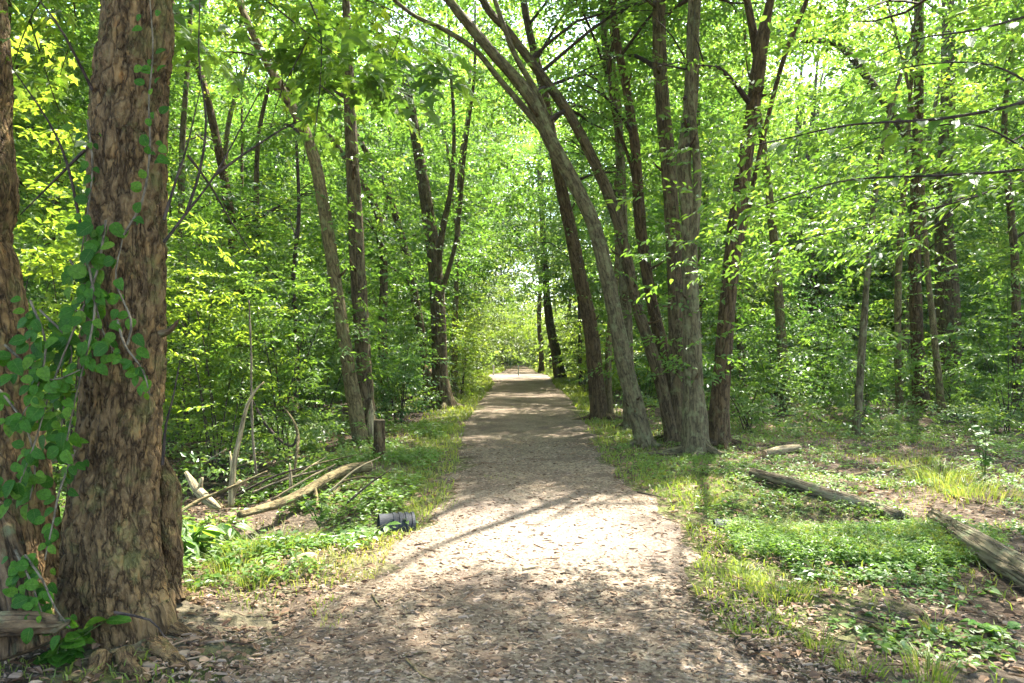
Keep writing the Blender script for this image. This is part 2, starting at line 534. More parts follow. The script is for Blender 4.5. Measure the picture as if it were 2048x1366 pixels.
def ground_mat():
    m, t = nodes('forest_floor')
    g = G(t)
    a = g.n('TexCoord').outputs['Object']
    z = g.n('Attribute', {'attribute_name': 'zone'}).outputs['Vector']      # x moss, y litter, z bare dirt
    sep = g.n('SeparateXYZ', Vector=z)
    n1 = g.n('TexNoise', Vector=a, Scale=30., Detail=8, Roughness=.7).outputs['Fac']
    n3 = g.n('TexNoise', Vector=a, Scale=3., Detail=6, Roughness=.6).outputs['Fac']
    vo = g.n('TexVoronoi', Vector=a, Scale=24.)
    soil = g.ramp(n1, [(.3, (.028, .02, .014)), (.5, (.06, .043, .03)), (.75, (.11, .082, .058))])
    lit = g.ramp(vo.outputs['Color'], [(.1, (.05, .033, .022)), (.5, (.14, .1, .065)), (.9, (.28, .21, .15))])
    c = g.mix(g.mth('MULTIPLY', sep.outputs[1], g.ramp(n3, [(.35, (.2, .2, .2)), (.6, (1, 1, 1))])), soil, lit)
    moss = g.ramp(n1, [(.3, (.045, .07, .012)), (.55, (.11, .15, .022)), (.8, (.19, .21, .04))])
    mf = g.mth('MULTIPLY', sep.outputs[0], g.ramp(g.n('TexNoise', Vector=a, Scale=6., Detail=8, Roughness=.7).outputs['Fac'], [(.38, (0, 0, 0)), (.55, (1, 1, 1))]))
    c = g.mix(mf, c, moss)
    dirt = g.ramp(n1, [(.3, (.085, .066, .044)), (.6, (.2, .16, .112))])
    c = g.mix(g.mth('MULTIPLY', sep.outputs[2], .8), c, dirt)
    hh = g.mth('ADD', n1, g.mth('MULTIPLY', vo.outputs['Distance'], .8))
    bp = g.n('Bump', Height=hh, Strength=1., Distance=.04)
    b = g.n('BsdfPrincipled', Base_Color=c, Roughness=.95, Normal=bp.outputs[0])
    b.inputs['Specular IOR Level'].default_value = .15
    g.n('OutputMaterial', Surface=b.outputs[0])
    return m


def path_mat():
    m, t = nodes('wood_chip_path')
    g = G(t)
    a = g.n('TexCoord').outputs['Object']
    wn = g.n('TexNoise', Vector=a, Scale=14., Detail=2)
    a2 = g.n('VectorMath', {'operation': 'ADD'}, i0=a, i1=g.n('VectorMath', {'operation': 'SCALE'}, i0=wn.outputs['Color'], Scale=.05).outputs[0]).outputs[0]
    vo = g.n('TexVoronoi', Vector=g.n('Mapping', Vector=a2, Scale=(34, 55, 40)).outputs[0], Scale=1.)
    vo2 = g.n('TexVoronoi', Vector=g.n('Mapping', Vector=a2, Scale=(80, 58, 60), Rotation=(0, 0, .7)).outputs[0], Scale=1.)
    sep = g.n('SeparateColor', Color=vo.outputs['Color']).outputs[0]
    sep2 = g.n('SeparateColor', Color=vo2.outputs['Color']).outputs[0]
    c1 = g.ramp(sep, [(.05, (.05, .034, .022)), (.35, (.13, .092, .057)), (.7, (.215, .16, .102)), (.95, (.31, .25, .17))])
    c2 = g.ramp(sep2, [(.05, (.045, .032, .021)), (.5, (.14, .108, .074)), (.95, (.28, .235, .17))])
    c = g.mix(.45, c1, c2)
    n = g.n('TexNoise', Vector=a, Scale=1.3, Detail=7, Roughness=.65).outputs['Fac']
    c = g.mix(g.ramp(n, [(.36, (.75, .75, .75)), (.56, (0, 0, 0))]), c, (.072, .05, .036))
    gr = g.n('Attribute', {'attribute_name': 'zone'}).outputs['Vector']
    gs = g.n('SeparateXYZ', Vector=gr)
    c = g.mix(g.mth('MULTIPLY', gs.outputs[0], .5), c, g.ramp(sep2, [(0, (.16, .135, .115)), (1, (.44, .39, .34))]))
    hh = g.mth('ADD', g.mth('MULTIPLY', sep, .7), g.mth('MULTIPLY', sep2, .5))
    bp = g.n('Bump', Height=hh, Strength=.9, Distance=.012)
    b = g.n('BsdfPrincipled', Base_Color=c, Roughness=.95, Normal=bp.outputs[0])
    b.inputs['Specular IOR Level'].default_value = .15
    g.n('OutputMaterial', Surface=b.outputs[0])
    return m


def plain(name, col, rough=.6, spec=.4, metal=0.):
    m, t = nodes(name)
    g = G(t)
    n = g.n('TexNoise', Vector=g.n('TexCoord').outputs['Object'], Scale=14., Detail=5).outputs['Fac']
    c = g.ramp(n, [(.3, tuple(x * .7 for x in col)), (.7, tuple(min(1, x * 1.2) for x in col))])
    b = g.n('BsdfPrincipled', Base_Color=c, Roughness=rough, Metallic=metal)
    b.inputs['Specular IOR Level'].default_value = spec
    g.n('OutputMaterial', Surface=b.outputs[0])
    return m


M['plastic'] = plain('black_plastic', (.026, .029, .034), .7, .3)
M['stone'] = plain('grey_stone', (.15, .12, .085), .9, .2)
M['post_white'] = plain('weathered_white_paint', (.62, .63, .58), .7)
M['post_green'] = plain('green_grey_paint', (.16, .22, .2), .7)

# ---------------------------------------------------------------- ground and path
xs = np.concatenate([-np.geomspace(300, 7.1, 46), np.arange(-7, 7.01, .085), np.geomspace(7.1, 300, 46)])
ys = np.concatenate([-np.geomspace(200, 1.2, 22), np.arange(-1, 2.4, .2), np.arange(2.4, 13, .08), np.geomspace(13, 500, 110)])
gx, gy = np.meshgrid(xs, ys)
gz = ground_z(gx, gy)
far = np.clip((np.hypot(gx, gy) - 75) / 60, 0, 1)
gz = gz + far * 1.0
V = np.stack([gx, gy, gz], -1).reshape(-1, 3)
ix = np.arange(gx.size).reshape(gx.shape)
q = np.stack([ix[:-1, :-1], ix[:-1, 1:], ix[1:, 1:], ix[1:, :-1]], -1).reshape(-1, 4)
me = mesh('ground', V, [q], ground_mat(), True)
l, r = path_lr(gy)
off = np.maximum(l - gx, gx - r)
moss = np.clip(1 - np.abs(off - .35) / .9, 0, 1)
moss = np.maximum(moss * (gy > 2.8), np.exp(-((gx - 2.) / 1.) ** 2 - ((gy - 7.3) / 1.8) ** 2) * 1.2)
moss = np.maximum(moss, np.exp(-((gx - 1.65) / .5) ** 2 - ((gy - 4.6) / .9) ** 2) * 1.2)
moss = np.clip(moss - (gy < 3.6) * .6 * (gx > 0), 0, 1)
moss = np.maximum(moss, np.clip((gy - 24) / 8, 0, 1) * .9)
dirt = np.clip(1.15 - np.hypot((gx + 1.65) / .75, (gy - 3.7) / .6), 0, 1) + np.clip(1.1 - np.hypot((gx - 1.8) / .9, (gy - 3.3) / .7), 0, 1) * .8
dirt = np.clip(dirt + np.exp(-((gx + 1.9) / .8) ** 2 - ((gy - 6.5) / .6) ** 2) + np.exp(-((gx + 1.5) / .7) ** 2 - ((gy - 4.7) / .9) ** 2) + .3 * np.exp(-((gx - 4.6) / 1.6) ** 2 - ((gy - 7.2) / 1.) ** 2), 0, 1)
litter = np.clip(n2(gx, gy, .7, 21) * 2.2 - .3, 0, 1)
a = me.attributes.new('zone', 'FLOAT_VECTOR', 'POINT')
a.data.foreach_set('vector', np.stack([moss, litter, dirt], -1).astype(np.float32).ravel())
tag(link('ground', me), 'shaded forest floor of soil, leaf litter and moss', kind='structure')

py_ = np.concatenate([np.arange(-4, 14, .12), np.geomspace(14, 95, 110)])
NU = 40
u = np.linspace(0, 1, NU)
l, r = path_lr(py_)
l = l + (n2(py_, py_ * 0, 1.7, 41, 3) - .5) * .8
r = r + (n2(py_, py_ * 0 + 9, 1.7, 47, 3) - .5) * .8
px_ = l[:, None] + (r - l)[:, None] * u[None]
pyy = np.repeat(py_[:, None], NU, 1)
ed = np.minimum(u, 1 - u)[None] * (r - l)[:, None]
pz = ground_z(px_, pyy) + .014 - .03 * np.clip(1 - ed / .1, 0, 1) + .012 * (n2(px_, pyy, 9, 77, 2) - .5)
V = np.stack([px_, pyy, pz], -1).reshape(-1, 3)
ix = np.arange(px_.size).reshape(px_.shape)
q = np.stack([ix[:-1, :-1], ix[:-1, 1:], ix[1:, 1:], ix[1:, :-1]], -1).reshape(-1, 4)
me = mesh('path', V, [q], path_mat(), True)
pale_zone = .6 * np.clip(1.25 - np.hypot((px_ - .3) / 1.3, (pyy - 5.8) / 1.5), 0, 1) + .9 * np.clip(1 - np.abs(pyy - 43) / 6, 0, 1)  # paler, greyer chips in a near patch and a far band
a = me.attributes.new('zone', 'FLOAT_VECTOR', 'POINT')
a.data.foreach_set('vector', np.stack([pale_zone, pale_zone, pale_zone], -1).astype(np.float32).ravel())
tag(link('path', me), 'wood chip footpath running straight into the woods', kind='structure')

# ---------------------------------------------------------------- where the sun comes through the canopy
# (ground x, ground y, radius x, radius y, removal share, lowest leaf removed)
GAPS = [(.25, 5.7, 1.15, .85, .97, 1.6), (-.5, 4.8, .7, .5, .97, 1.6), (1.1, 5.2, .6, .45, .9, 1.6), (.9, 6.7, .7, .35, .8, 1.6), (-1.35, 4.7, .55, .5, .95, 1.6),
        (-1.75, 5.2, 1.1, .6, .97, 1.3), (-1.0, 3.85, .6, .4, .95, 1.3), (-1.45, 4.2, .7, .5, .96, 1.3), (2.6, 5.5, 1., .4, .6, 1.5), (1.6, 4.5, .5, .4, .6, 1.5),
        (4.3, 6.7, 1.4, .7, .93, 1.6), (3.6, 7.7, .8, .4, .8, 1.6), (5.3, 7.6, 1.2, .9, .8, 1.6), (2.05, 7.6, .4, .45, .9, 1.6), (3.1, 9.4, 1.2, .5, .75, 1.6), (1.9, 8.9, .6, .3, .8, 1.6),
        (-2.3, 7.2, 1.0, .5, .85, 1.6), (-1.0, 11.2, .6, .5, .7, 2), (0, 12, 1.6, .35, .85, 2), (0, 17.5, 1.8, .8, .8, 2), (1.8, 13.5, .8, .6, .7, 2), (-1.2, 15, .6, .8, .7, 2),
        (-4, 7.4, 1.9, 1.4, .85, 3.4), (-6.6, 6.4, 1.6, 1.4, .8, 5.2), (2., 3.6, 1.3, 1., .8, 4.8), (-3.4, 10.5, 1.5, 1.2, .8, 3.2), (-5.5, 4.2, 1.5, 1., .7, 4.5), (-7, 12, 3, 2.5, .6, 4.5), (-4, 15.5, 2.2, 2.5, .6, 4.5), (-9, 19, 4, 4, .6, 5.5), (-4.5, 22, 2, 3, .6, 5), (3.5, 12, 1.4, 1.4, .6, 4), (7.5, 21, 2, 3, .6, 5), (-6, 28, 3, 4, .5, 6), (7, 29, 3, 4, .5, 6),
        (.3, 24, 2., 1., .7, 2), (.2, 42, 5.5, 6.5, .95, 2.2), (-2.4, 33, 1.6, 5, .9, 2.2), (2.5, 27, .9, 5, .8, 2.2), (2.2, 19, .8, 2, .7, 2.2), (-2, 55, 5, 6, .55, 3),
        (4.5, 16, 1.4, 3, .6, 3), (8, 13, 3, 2, .6, 2), (9, 18, 3, 3, .5, 3), (6, 10, 2, 1, .5, 2), (1, 56, 5, 7, .93, 4.), (1.5, 68, 6, 7, .9, 6)]


def proj(p):
    y = np.maximum(p[:, 1], .3)
    return 1024 + F * p[:, 0] / y, 705 - F * (p[:, 2] - H) / y


KEY = []          # trunks kept readable: (Y, py array sorted, px, half width)


def keep(p, strength=1., gaps=True, view=True, mg=.25, mf=.5):
    """which leaf sprays stay: openings towards the sun, the walkway, and the stems in clear view"""
    n = len(p)
    k = np.ones(n, bool)
    rr = U(0, 1, n)
    if gaps:
        t = p[:, 2] / S[2]
        x0 = p[:, 0] - S[0] * t
        y0 = p[:, 1] - S[1] * t
        wob = (n2(x0, y0, 1.1, 61, 2) - .5) * .9
        for gx_, gy_, rx, ry, pr, zm in GAPS:
            d = np.hypot((x0 - gx_) / (rx + min(mg, rx * mf)), (y0 - gy_) / (ry + min(mg, ry * mf))) + wob * .7
            k &= ~((d < 1) & (rr < pr) & (p[:, 2] > zm))
    l, r = path_lr(p[:, 1])
    k &= ~((p[:, 0] > l - .2) & (p[:, 0] < r + .1) & (p[:, 2] < 2.9 + .0 * p[:, 1]) & (p[:, 1] < 58))
    k &= ~((np.abs(p[:, 0]) < 1.2) & (np.abs(p[:, 1]) < 2.5) & (p[:, 2] < 3.2))
    if view:
        x, y = proj(p)
        f = p[:, 1] > .5
        inf = f & (x > -60) & (x < 2108) & (y > -60) & (y < 1400)
        k &= ~(inf & (p[:, 1] < 5.0))
        r2 = U(0, 1, n)
        for Y, ky, kx, kw in KEY:
            m = inf & (p[:, 1] < Y) & (y > ky[0]) & (y < ky[-1])
            if m.any():
                d = np.abs(x - np.interp(y, ky, kx)) - np.interp(y, ky, kw)
                k &= ~(m & (d < np.where(kx[0] > 1780, 320, 120) / np.maximum(p[:, 1], 4)) & (r2 < np.where(kx[0] > 1780, .97, .8) * strength))
        # the open lane of light over the far end of the walkway
        m = inf & (p[:, 1] < 27) & (np.abs(x - 1035 + (y - 560) * .06) < 75 + 25 * (y < 520)) & (y > 230) & (y < 770)
        k &= ~(m & (r2 < np.where(p[:, 1] < 17, .85, .2)))
        m = inf & (p[:, 1] < 60) & (np.hypot((x - 1060) / 75, (y - 430) / 180) < 1)
        k &= ~(m & (r2 < .12))
        k &= ~(inf & (x > 1430) & (y > 430) & (y < 730) & (p[:, 1] < 24) & (r2 < .55))
        k &= ~(inf & (x > 1180) & (x < 1480) & (y > 520) & (y < 800) & (p[:, 1] < 20) & (r2 < .6))
        for cx, cy_, rx, ry, pr in ((1640, 200, 90, 130, .6), (500, 110, 60, 60, .6), (1130, 90, 60, 50, .5), (760, 300, 70, 120, .35), (1600, 620, 110, 70, .4)):
            k &= ~(inf & (np.hypot((x - cx) / rx, (y - cy_) / ry) < 1) & (r2 < pr))
    return k


# ---------------------------------------------------------------- trees
TREES = []


def T(label, base_y, pts, Ht=15, K=12, spread=2.4, zlo=3.0, n=24, L=.1, leaf='leaf', bark='bark', forks=(), tw=0, key=True, flare=.34, name='tree', low=0, dy=0., grp=None):
    """pts: (px, py, width px) from the base up; base_y: distance; forks: extra stems"""
    TREES.append(dict(label=label, Y=base_y, pts=pts, Ht=Ht, K=K, spread=spread, zlo=zlo, n=n, L=L, leaf=leaf, bark=bark, forks=forks, flare=flare, name=name, low=low, dy=dy, grp=grp))
    if key:
        for pl in [pts] + list(forks):
            a = sorted([(q[1], q[0], q[2] / 2) for q in pl])
            KEY.append((base_y, np.array([v[0] for v in a], float), np.array([v[1] for v in a], float), np.array([v[2] for v in a], float)))


T('thick flaking-bark tree trunk with climbing vine at the left foreground', 3.55,
  [(250, 1300, 188), (240, 1200, 184), (232, 1050, 172), (240, 900, 160), (246, 700, 160), (250, 500, 154), (256, 300, 148), (263, 150, 145), (275, -20, 140)],
  Ht=13, K=16, spread=4.0, zlo=5.2, n=30, L=.12, leaf='leaf_yel', bark='bark_big', flare=.36, name='maple_tree')
T('bulging dark trunk cut off by the left edge of the picture', 3.95,
  [(15, 1230, 215), (-10, 1000, 200), (-28, 850, 190), (-50, 700, 190), (-72, 540, 180), (-84, 480, 172), (-78, 380, 190), (-84, 290, 180), (-78, 200, 160), (-86, 60, 158), (-96, -60, 150)],
  Ht=13, K=12, spread=3.6, zlo=4.6, n=26, L=.12, leaf='leaf_yel', bark='bark_big', flare=.3, name='maple_tree',
  forks=[[(112, 1240, 84), (118, 1000, 74), (132, 820, 56), (158, 640, 40), (196, 450, 30), (215, 200, 24)]])
T('pale slender tree left of the path leaning to the upper left', 11.0,
  [(722, 895, 36), (700, 750, 33), (672, 560, 30), (640, 360, 28), (610, 260, 25), (560, 170, 21), (505, 60, 17), (470, -40, 14)], Ht=12, K=12, zlo=5.5, bark='bark_tan', low=10)
T('dark straight tree left of the path with a split bleached foot', 11.35,
  [(738, 897, 40), (728, 740, 38), (722, 640, 36), (714, 500, 36), (705, 330, 32), (699, 200, 26), (694, 60, 20), (690, -50, 18)], Ht=15, K=14, zlo=4.2, bark='bark', low=14)
T('twin stemmed tree beside the hollow stump left of the path', 18.6,
  [(890, 818, 38), (880, 740, 32), (876, 640, 31), (868, 520, 29), (850, 390, 25), (826, 250, 21), (812, 175, 17), (790, 120, 12), (750, 60, 10)], Ht=13, K=13, zlo=4.5, n=24, L=.12, bark='bark', low=8,
  forks=[[(872, 560, 16), (885, 460, 14), (903, 370, 11), (908, 250, 8), (900, 120, 6)], [(878, 600, 12), (912, 480, 9), (930, 300, 8), (948, 160, 7), (950, 40, 5)]])
T('thin leaning tree half hidden in leaves left of the twin stemmed tree', 22.,
  [(862, 770, 20), (838, 640, 18), (815, 520, 17), (785, 410, 14), (748, 330, 12), (690, 230, 9), (640, 150, 8)], Ht=11, K=10, zlo=4, L=.13, bark='bark', low=6)
T('lichen spotted tree arching over the path from the right', 11.2,
  [(1290, 892, 42), (1272, 820, 42), (1250, 730, 41), (1222, 590, 36), (1190, 460, 34), (1150, 370, 34), (1100, 280, 34), (1058, 190, 30), (985, 105, 26), (905, 10, 22), (870, -40, 20)], Ht=13, K=14, zlo=6, spread=3, bark='bark_lichen',
  forks=[[(1108, 290, 20), (1060, 230, 16), (1000, 160, 14), (950, 100, 13), (890, 60, 12), (800, 10, 9)], [(1110, 300, 22), (1080, 200, 16), (1030, 110, 13), (1000, 30, 12), (980, -40, 10)]])
T('second arching tree with a smooth stem just right of the lichen spotted one', 11.5,
  [(1345, 888, 32), (1325, 780, 30), (1300, 690, 29), (1272, 600, 28), (1240, 450, 26), (1198, 340, 26), (1140, 225, 24), (1080, 140, 22), (1020, 60, 20), (955, -30, 18)], Ht=13, K=13, zlo=6, spread=3, bark='bark', low=8)
T('ivy draped dark tree behind the lichen spotted arching tree', 15.2,
  [(1200, 842, 40), (1190, 740, 36), (1180, 650, 35), (1160, 560, 34), (1138, 450, 30), (1112, 330, 26), (1090, 200, 22), (1060, 80, 18), (1040, -30, 16)], Ht=15, K=14, zlo=4.8, L=.11, bark='bark_red', low=16)
T('slim tree standing in the gap right of the ivy draped dark tree', 15.6,
  [(1220, 838, 18), (1216, 740, 17), (1222, 640, 16), (1236, 520, 15), (1232, 400, 14), (1240, 250, 12), (1225, 100, 10), (1222, -20, 9)], Ht=12, K=8, zlo=5, bark='bark_tan', low=6)
T('straight grey tree behind the arching pair with a leafy stem', 13.6,
  [(1262, 850, 34), (1256, 720, 30), (1252, 600, 28), (1246, 430, 24), (1238, 250, 20), (1214, 100, 16), (1206, -30, 14)], Ht=14, K=9, zlo=5, bark='bark_lichen', low=10)
T('curved tree of the right clump with a vine twisting up its stem', 12.2,
  [(1352, 888, 34), (1342, 780, 32), (1322, 690, 30), (1298, 580, 28), (1278, 440, 28), (1268, 300, 24), (1250, 180, 20), (1232, 90, 17), (1222, -30, 15)], Ht=15, K=10, zlo=6, bark='bark_red', low=6,
  forks=[[(1275, 400, 10), (1262, 330, 9), (1228, 230, 9), (1220, 120, 9), (1234, 60, 9), (1215, -20, 8)]])
T('tall straight tree in the middle of the right clump', 11.6,
  [(1356, 890, 48), (1353, 780, 42), (1352, 640, 37), (1347, 480, 37), (1336, 330, 36), (1323, 180, 34), (1318, 40, 32), (1318, -40, 31)], Ht=17, K=12, zlo=7, bark='bark', low=6)
T('thick furrowed tree nearest the path in the right clump', 10.3,
  [(1392, 908, 66), (1390, 850, 56), (1387, 740, 46), (1383, 600, 38), (1380, 420, 38), (1370, 330, 36), (1385, 200, 34), (1390, 60, 30), (1392, -30, 28)], Ht=16, K=12, zlo=6.5, bark='bark_lichen', low=18,
  forks=[[(1382, 520, 24), (1392, 430, 22), (1394, 330, 20), (1380, 180, 18), (1392, 60, 16)]])
T('dark forked tree at the right end of the clump leaning right', 11.0,
  [(1437, 893, 52), (1438, 820, 46), (1446, 700, 41), (1458, 560, 38), (1473, 420, 36), (1492, 290, 34), (1510, 160, 33), (1518, 90, 32), (1532, 20, 20), (1545, -40, 18)], Ht=15, K=12, zlo=6, bark='bark_red', low=4,
  forks=[[(1516, 110, 24), (1500, 30, 18), (1488, -40, 16)], [(1466, 560, 14), (1492, 440, 12), (1530, 260, 11), (1570, 110, 11), (1620, -20, 10)]])
T('distant tree leaning left over the far bend of the path', 37.,
  [(1121, 762, 26), (1110, 700, 21), (1098, 640, 17), (1090, 540, 14), (1083, 420, 11), (1078, 330, 9)], Ht=15, K=12, zlo=6, n=22, L=.2, bark='bark', leaf='leaf_far')
T('crooked thin tree just right of the clump', 22.,
  [(1490, 795, 15), (1482, 700, 14), (1477, 620, 13), (1488, 545, 11), (1478, 460, 9), (1486, 350, 7)], Ht=9, K=7, zlo=4.5, L=.14, bark='bark', low=3)
T('thin upright tree behind the crooked one right of the clump', 34.,
  [(1511, 752, 18), (1503, 650, 15), (1487, 530, 12), (1482, 400, 10)], Ht=13, K=9, zlo=5, n=20, L=.17, bark='bark_tan')
T('forked tree rising from bushes in the middle of the right woods', 30.,
  [(1645, 772, 30), (1636, 640, 26), (1622, 540, 22), (1608, 430, 19), (1594, 330, 15), (1600, 200, 11)], Ht=15, K=12, zlo=6, n=22, L=.16, bark='bark',
  forks=[[(1634, 600, 16), (1606, 520, 13), (1575, 470, 11), (1540, 430, 8)], [(1618, 500, 14), (1612, 340, 12), (1625, 240, 9)]])
T('slim snag with peeling bark right of the forked tree', 28.,
  [(1668, 765, 12), (1672, 660, 11), (1664, 590, 11), (1655, 515, 9)], Ht=5.2, K=0, bark='bark_tan', zlo=4)
T('pole thin tree on the right near the two upright trunks', 17.,
  [(1800, 838, 14), (1795, 720, 13), (1793, 560, 13), (1800, 420, 11), (1808, 300, 9), (1815, 150, 8)], Ht=10, K=8, zlo=5, L=.12, bark='bark_tan', low=4)
T('mossy brown straight trunk third from the right edge', 17.5,
  [(1846, 832, 32), (1840, 780, 27), (1834, 680, 25), (1830, 560, 23), (1830, 440, 21), (1836, 260, 19), (1838, 80, 18), (1838, -30, 17)], Ht=16, K=12, zlo=6, L=.12, bark='bark_red', low=5)
T('dark thin trunk between the brown trunk and the big grey one', 29.,
  [(1866, 770, 22), (1857, 640, 18), (1850, 500, 14), (1844, 380, 10)], Ht=13, K=9, zlo=5, L=.16, bark='bark')
T('big grey furrowed trunk at the far right', 21.,
  [(1900, 785, 58), (1895, 700, 50), (1893, 600, 44), (1886, 490, 37), (1882, 400, 31), (1888, 220, 26), (1885, 0, 22)], Ht=19, K=14, zlo=6, spread=3.5, n=26, L=.13, bark='bark', leaf='leaf_dark', low=4,
  forks=[[(1880, 380, 18), (1780, 220, 16), (1690, 100, 14), (1640, 82, 13), (1560, 75, 10)]])
T('dark slim trunk in shade behind the bushes on the right', 32.,
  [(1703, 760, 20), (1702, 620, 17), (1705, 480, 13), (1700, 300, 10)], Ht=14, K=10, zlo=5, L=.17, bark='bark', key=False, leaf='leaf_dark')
T('dark slanting trunk among shrubs behind the fallen branches on the left', 15.,
  [(488, 800, 34), (486, 720, 30), (478, 600, 26), (462, 470, 24), (440, 330, 20), (400, 160, 16), (350, 30, 14)], Ht=13, K=12, zlo=4.2, L=.11, bark='bark_red', key=False, low=5)
T('thin sapling trunk in the shrubs right of the dead upright branch', 13.,
  [(590, 800, 12), (594, 700, 11), (588, 560, 10), (600, 430, 9), (596, 300, 7)], Ht=8, K=8, zlo=2.6, n=22, L=.10, bark='twig', key=False, leaf='leaf_yel')
T('slender dark tree behind the pale leaning tree on the left', 17.,
  [(775, 800, 20), (765, 680, 18), (768, 560, 16), (756, 430, 14), (700, 330, 12), (610, 210, 10), (560, 160, 8)], Ht=11, K=10, zlo=3.6, L=.12, bark='bark', key=False, low=4)
T('grey forked tree far behind beside the opening over the path', 26.,
  [(908, 765, 14), (910, 650, 12), (914, 520, 10), (920, 330, 9), (938, 200, 7), (936, 60, 6)], Ht=14, K=8, zlo=5.5, L=.15, bark='bark_tan',
  forks=[[(914, 480, 7), (895, 300, 6), (860, 200, 5), (850, 80, 5)]])
T('slim far tree at the right verge of the distant path', 29.,
  [(1161, 770, 9), (1160, 700, 8), (1158, 600, 7), (1150, 480, 6)], Ht=9, K=6, zlo=3.5, L=.15, bark='twig')
T('dark tree at the bend where the far path turns away', 50.,
  [(1083, 745, 12), (1082, 700, 10), (1078, 640, 9), (1080, 560, 7)], Ht=14, K=10, zlo=3.5, L=.22, n=24, bark='bark', leaf='leaf_far', spread=3)

# background trees on both sides, laid out in rows that recede
BG = []
rb = np.random.default_rng(21)
for side in (-1, 1):
    k = 0
    for Y in (14, 17.5, 20.5, 24, 27, 30, 33.5, 36):
        nx = 3
        for i in range(nx):
            lo = 4.5 if Y < 20 else 4.0
            x = side * (lo + (i + rb.uniform(.1, .9)) / nx * (Y * .82 - lo + 2.5))
            BG.append((side, x, Y + rb.uniform(-1.3, 1.3)))
            k += 1
words = {-1: 'left', 1: 'right'}
LAND = [(0, 'behind the left edge trunk'), (150, 'behind the gap of the two left foreground trunks'), (300, 'hidden behind the thick foreground trunk'), (420, 'just right of the thick foreground trunk'), (520, 'behind the bleached dead branch'),
        (620, 'left of the pale leaning tree'), (720, 'behind the pale leaning tree'), (800, 'right of the split footed tree'), (880, 'behind the hollow stump'), (960, 'beside the left verge of the far path'),
        (1200, 'beside the right verge of the far path'), (1290, 'seen between the arching trees'), (1400, 'behind the clump of tall trees'), (1480, 'at the right side of the clump'), (1570, 'behind the crooked thin tree'),
        (1660, 'near the forked tree in the bushes'), (1760, 'left of the pole thin tree'), (1850, 'behind the mossy brown trunk'), (1950, 'right by the big grey trunk'), (2050, 'close to the right edge of the view'), (9999, 'beyond the right edge of the view')]
NAMED = set()
BK = {'bark': 'grey brown', 'bark_tan': 'tan', 'bark_lichen': 'lichen grey', 'bark_red': 'reddish'}
for side, x, Y in BG:
    px = 1024 + F * x / Y
    if px < -60 or px > 2110: continue
    w = rb.uniform(.12, .26)
    wp = w * F / Y
    b = 705 + F * H / Y
    bk = ['bark', 'bark', 'bark_tan', 'bark_lichen', 'bark_red'][rb.integers(0, 5)]
    lf = ['leaf', 'leaf_yel', 'leaf', 'leaf_dark', 'leaf_far'][rb.integers(0, 5)]
    where = [t_ for e, t_ in LAND if px < e][0]
    dist = 'middle distance' if Y < 22 else ('far' if Y < 30 else 'very far')
    for tries in range(30):
        ln = rb.uniform(-.09, .09)
        lean = 'leaning left' if ln < -.03 else ('leaning right' if ln > .03 else 'upright')
        thick = 'thin' if w < .17 else ('slim' if w < .22 else 'sturdy')
        lab = '%s %s %s %s tree %s' % (dist, thick, lean, BK[bk], where)
        if lab not in NAMED: break
        bk = ['bark', 'bark_tan', 'bark_lichen', 'bark_red'][rb.integers(0, 4)]
    NAMED.add(lab)
    lab = lab.replace('very far ', 'far-off ').replace('middle distance ', 'mid-distance ').replace('the two left foreground trunks', 'the left foreground trunks')
    TREES.append(dict(label=lab, Y=Y,
                      pts=[(px, b, wp * 1.2), (px + ln * 150, b - 150, wp), (px + ln * 330, b - 330, wp * .85), (px + ln * 600 + rb.uniform(-14, 14), b - 560, wp * .65)],
                      Ht=rb.uniform(10, 16), K=14, spread=2.6, zlo=rb.uniform(1.6, 3.4), n=22, L=.105 + Y * .0022, leaf=lf,
                      bark=bk, forks=(), flare=.4, name='forest_tree', low=3, dy=0, grp='background trees in the woods %s of the path' % words[side]))
# trees that stand beyond the frame: their crowns roof the path and throw the dapple
OFF = [(-6.2, 5.2, 'tree just beyond the left edge of the view with a broad crown', 'leaf_yel'), (5.6, 3.6, 'tree just beyond the right edge of the view reaching in with low boughs', 'leaf'),
       (8.2, 7.5, 'tree beyond the right edge of the view behind the long log', 'leaf'), (-8.8, 9.5, 'tree beyond the left edge of the view behind the big trunk', 'leaf_yel')]

tid = 0


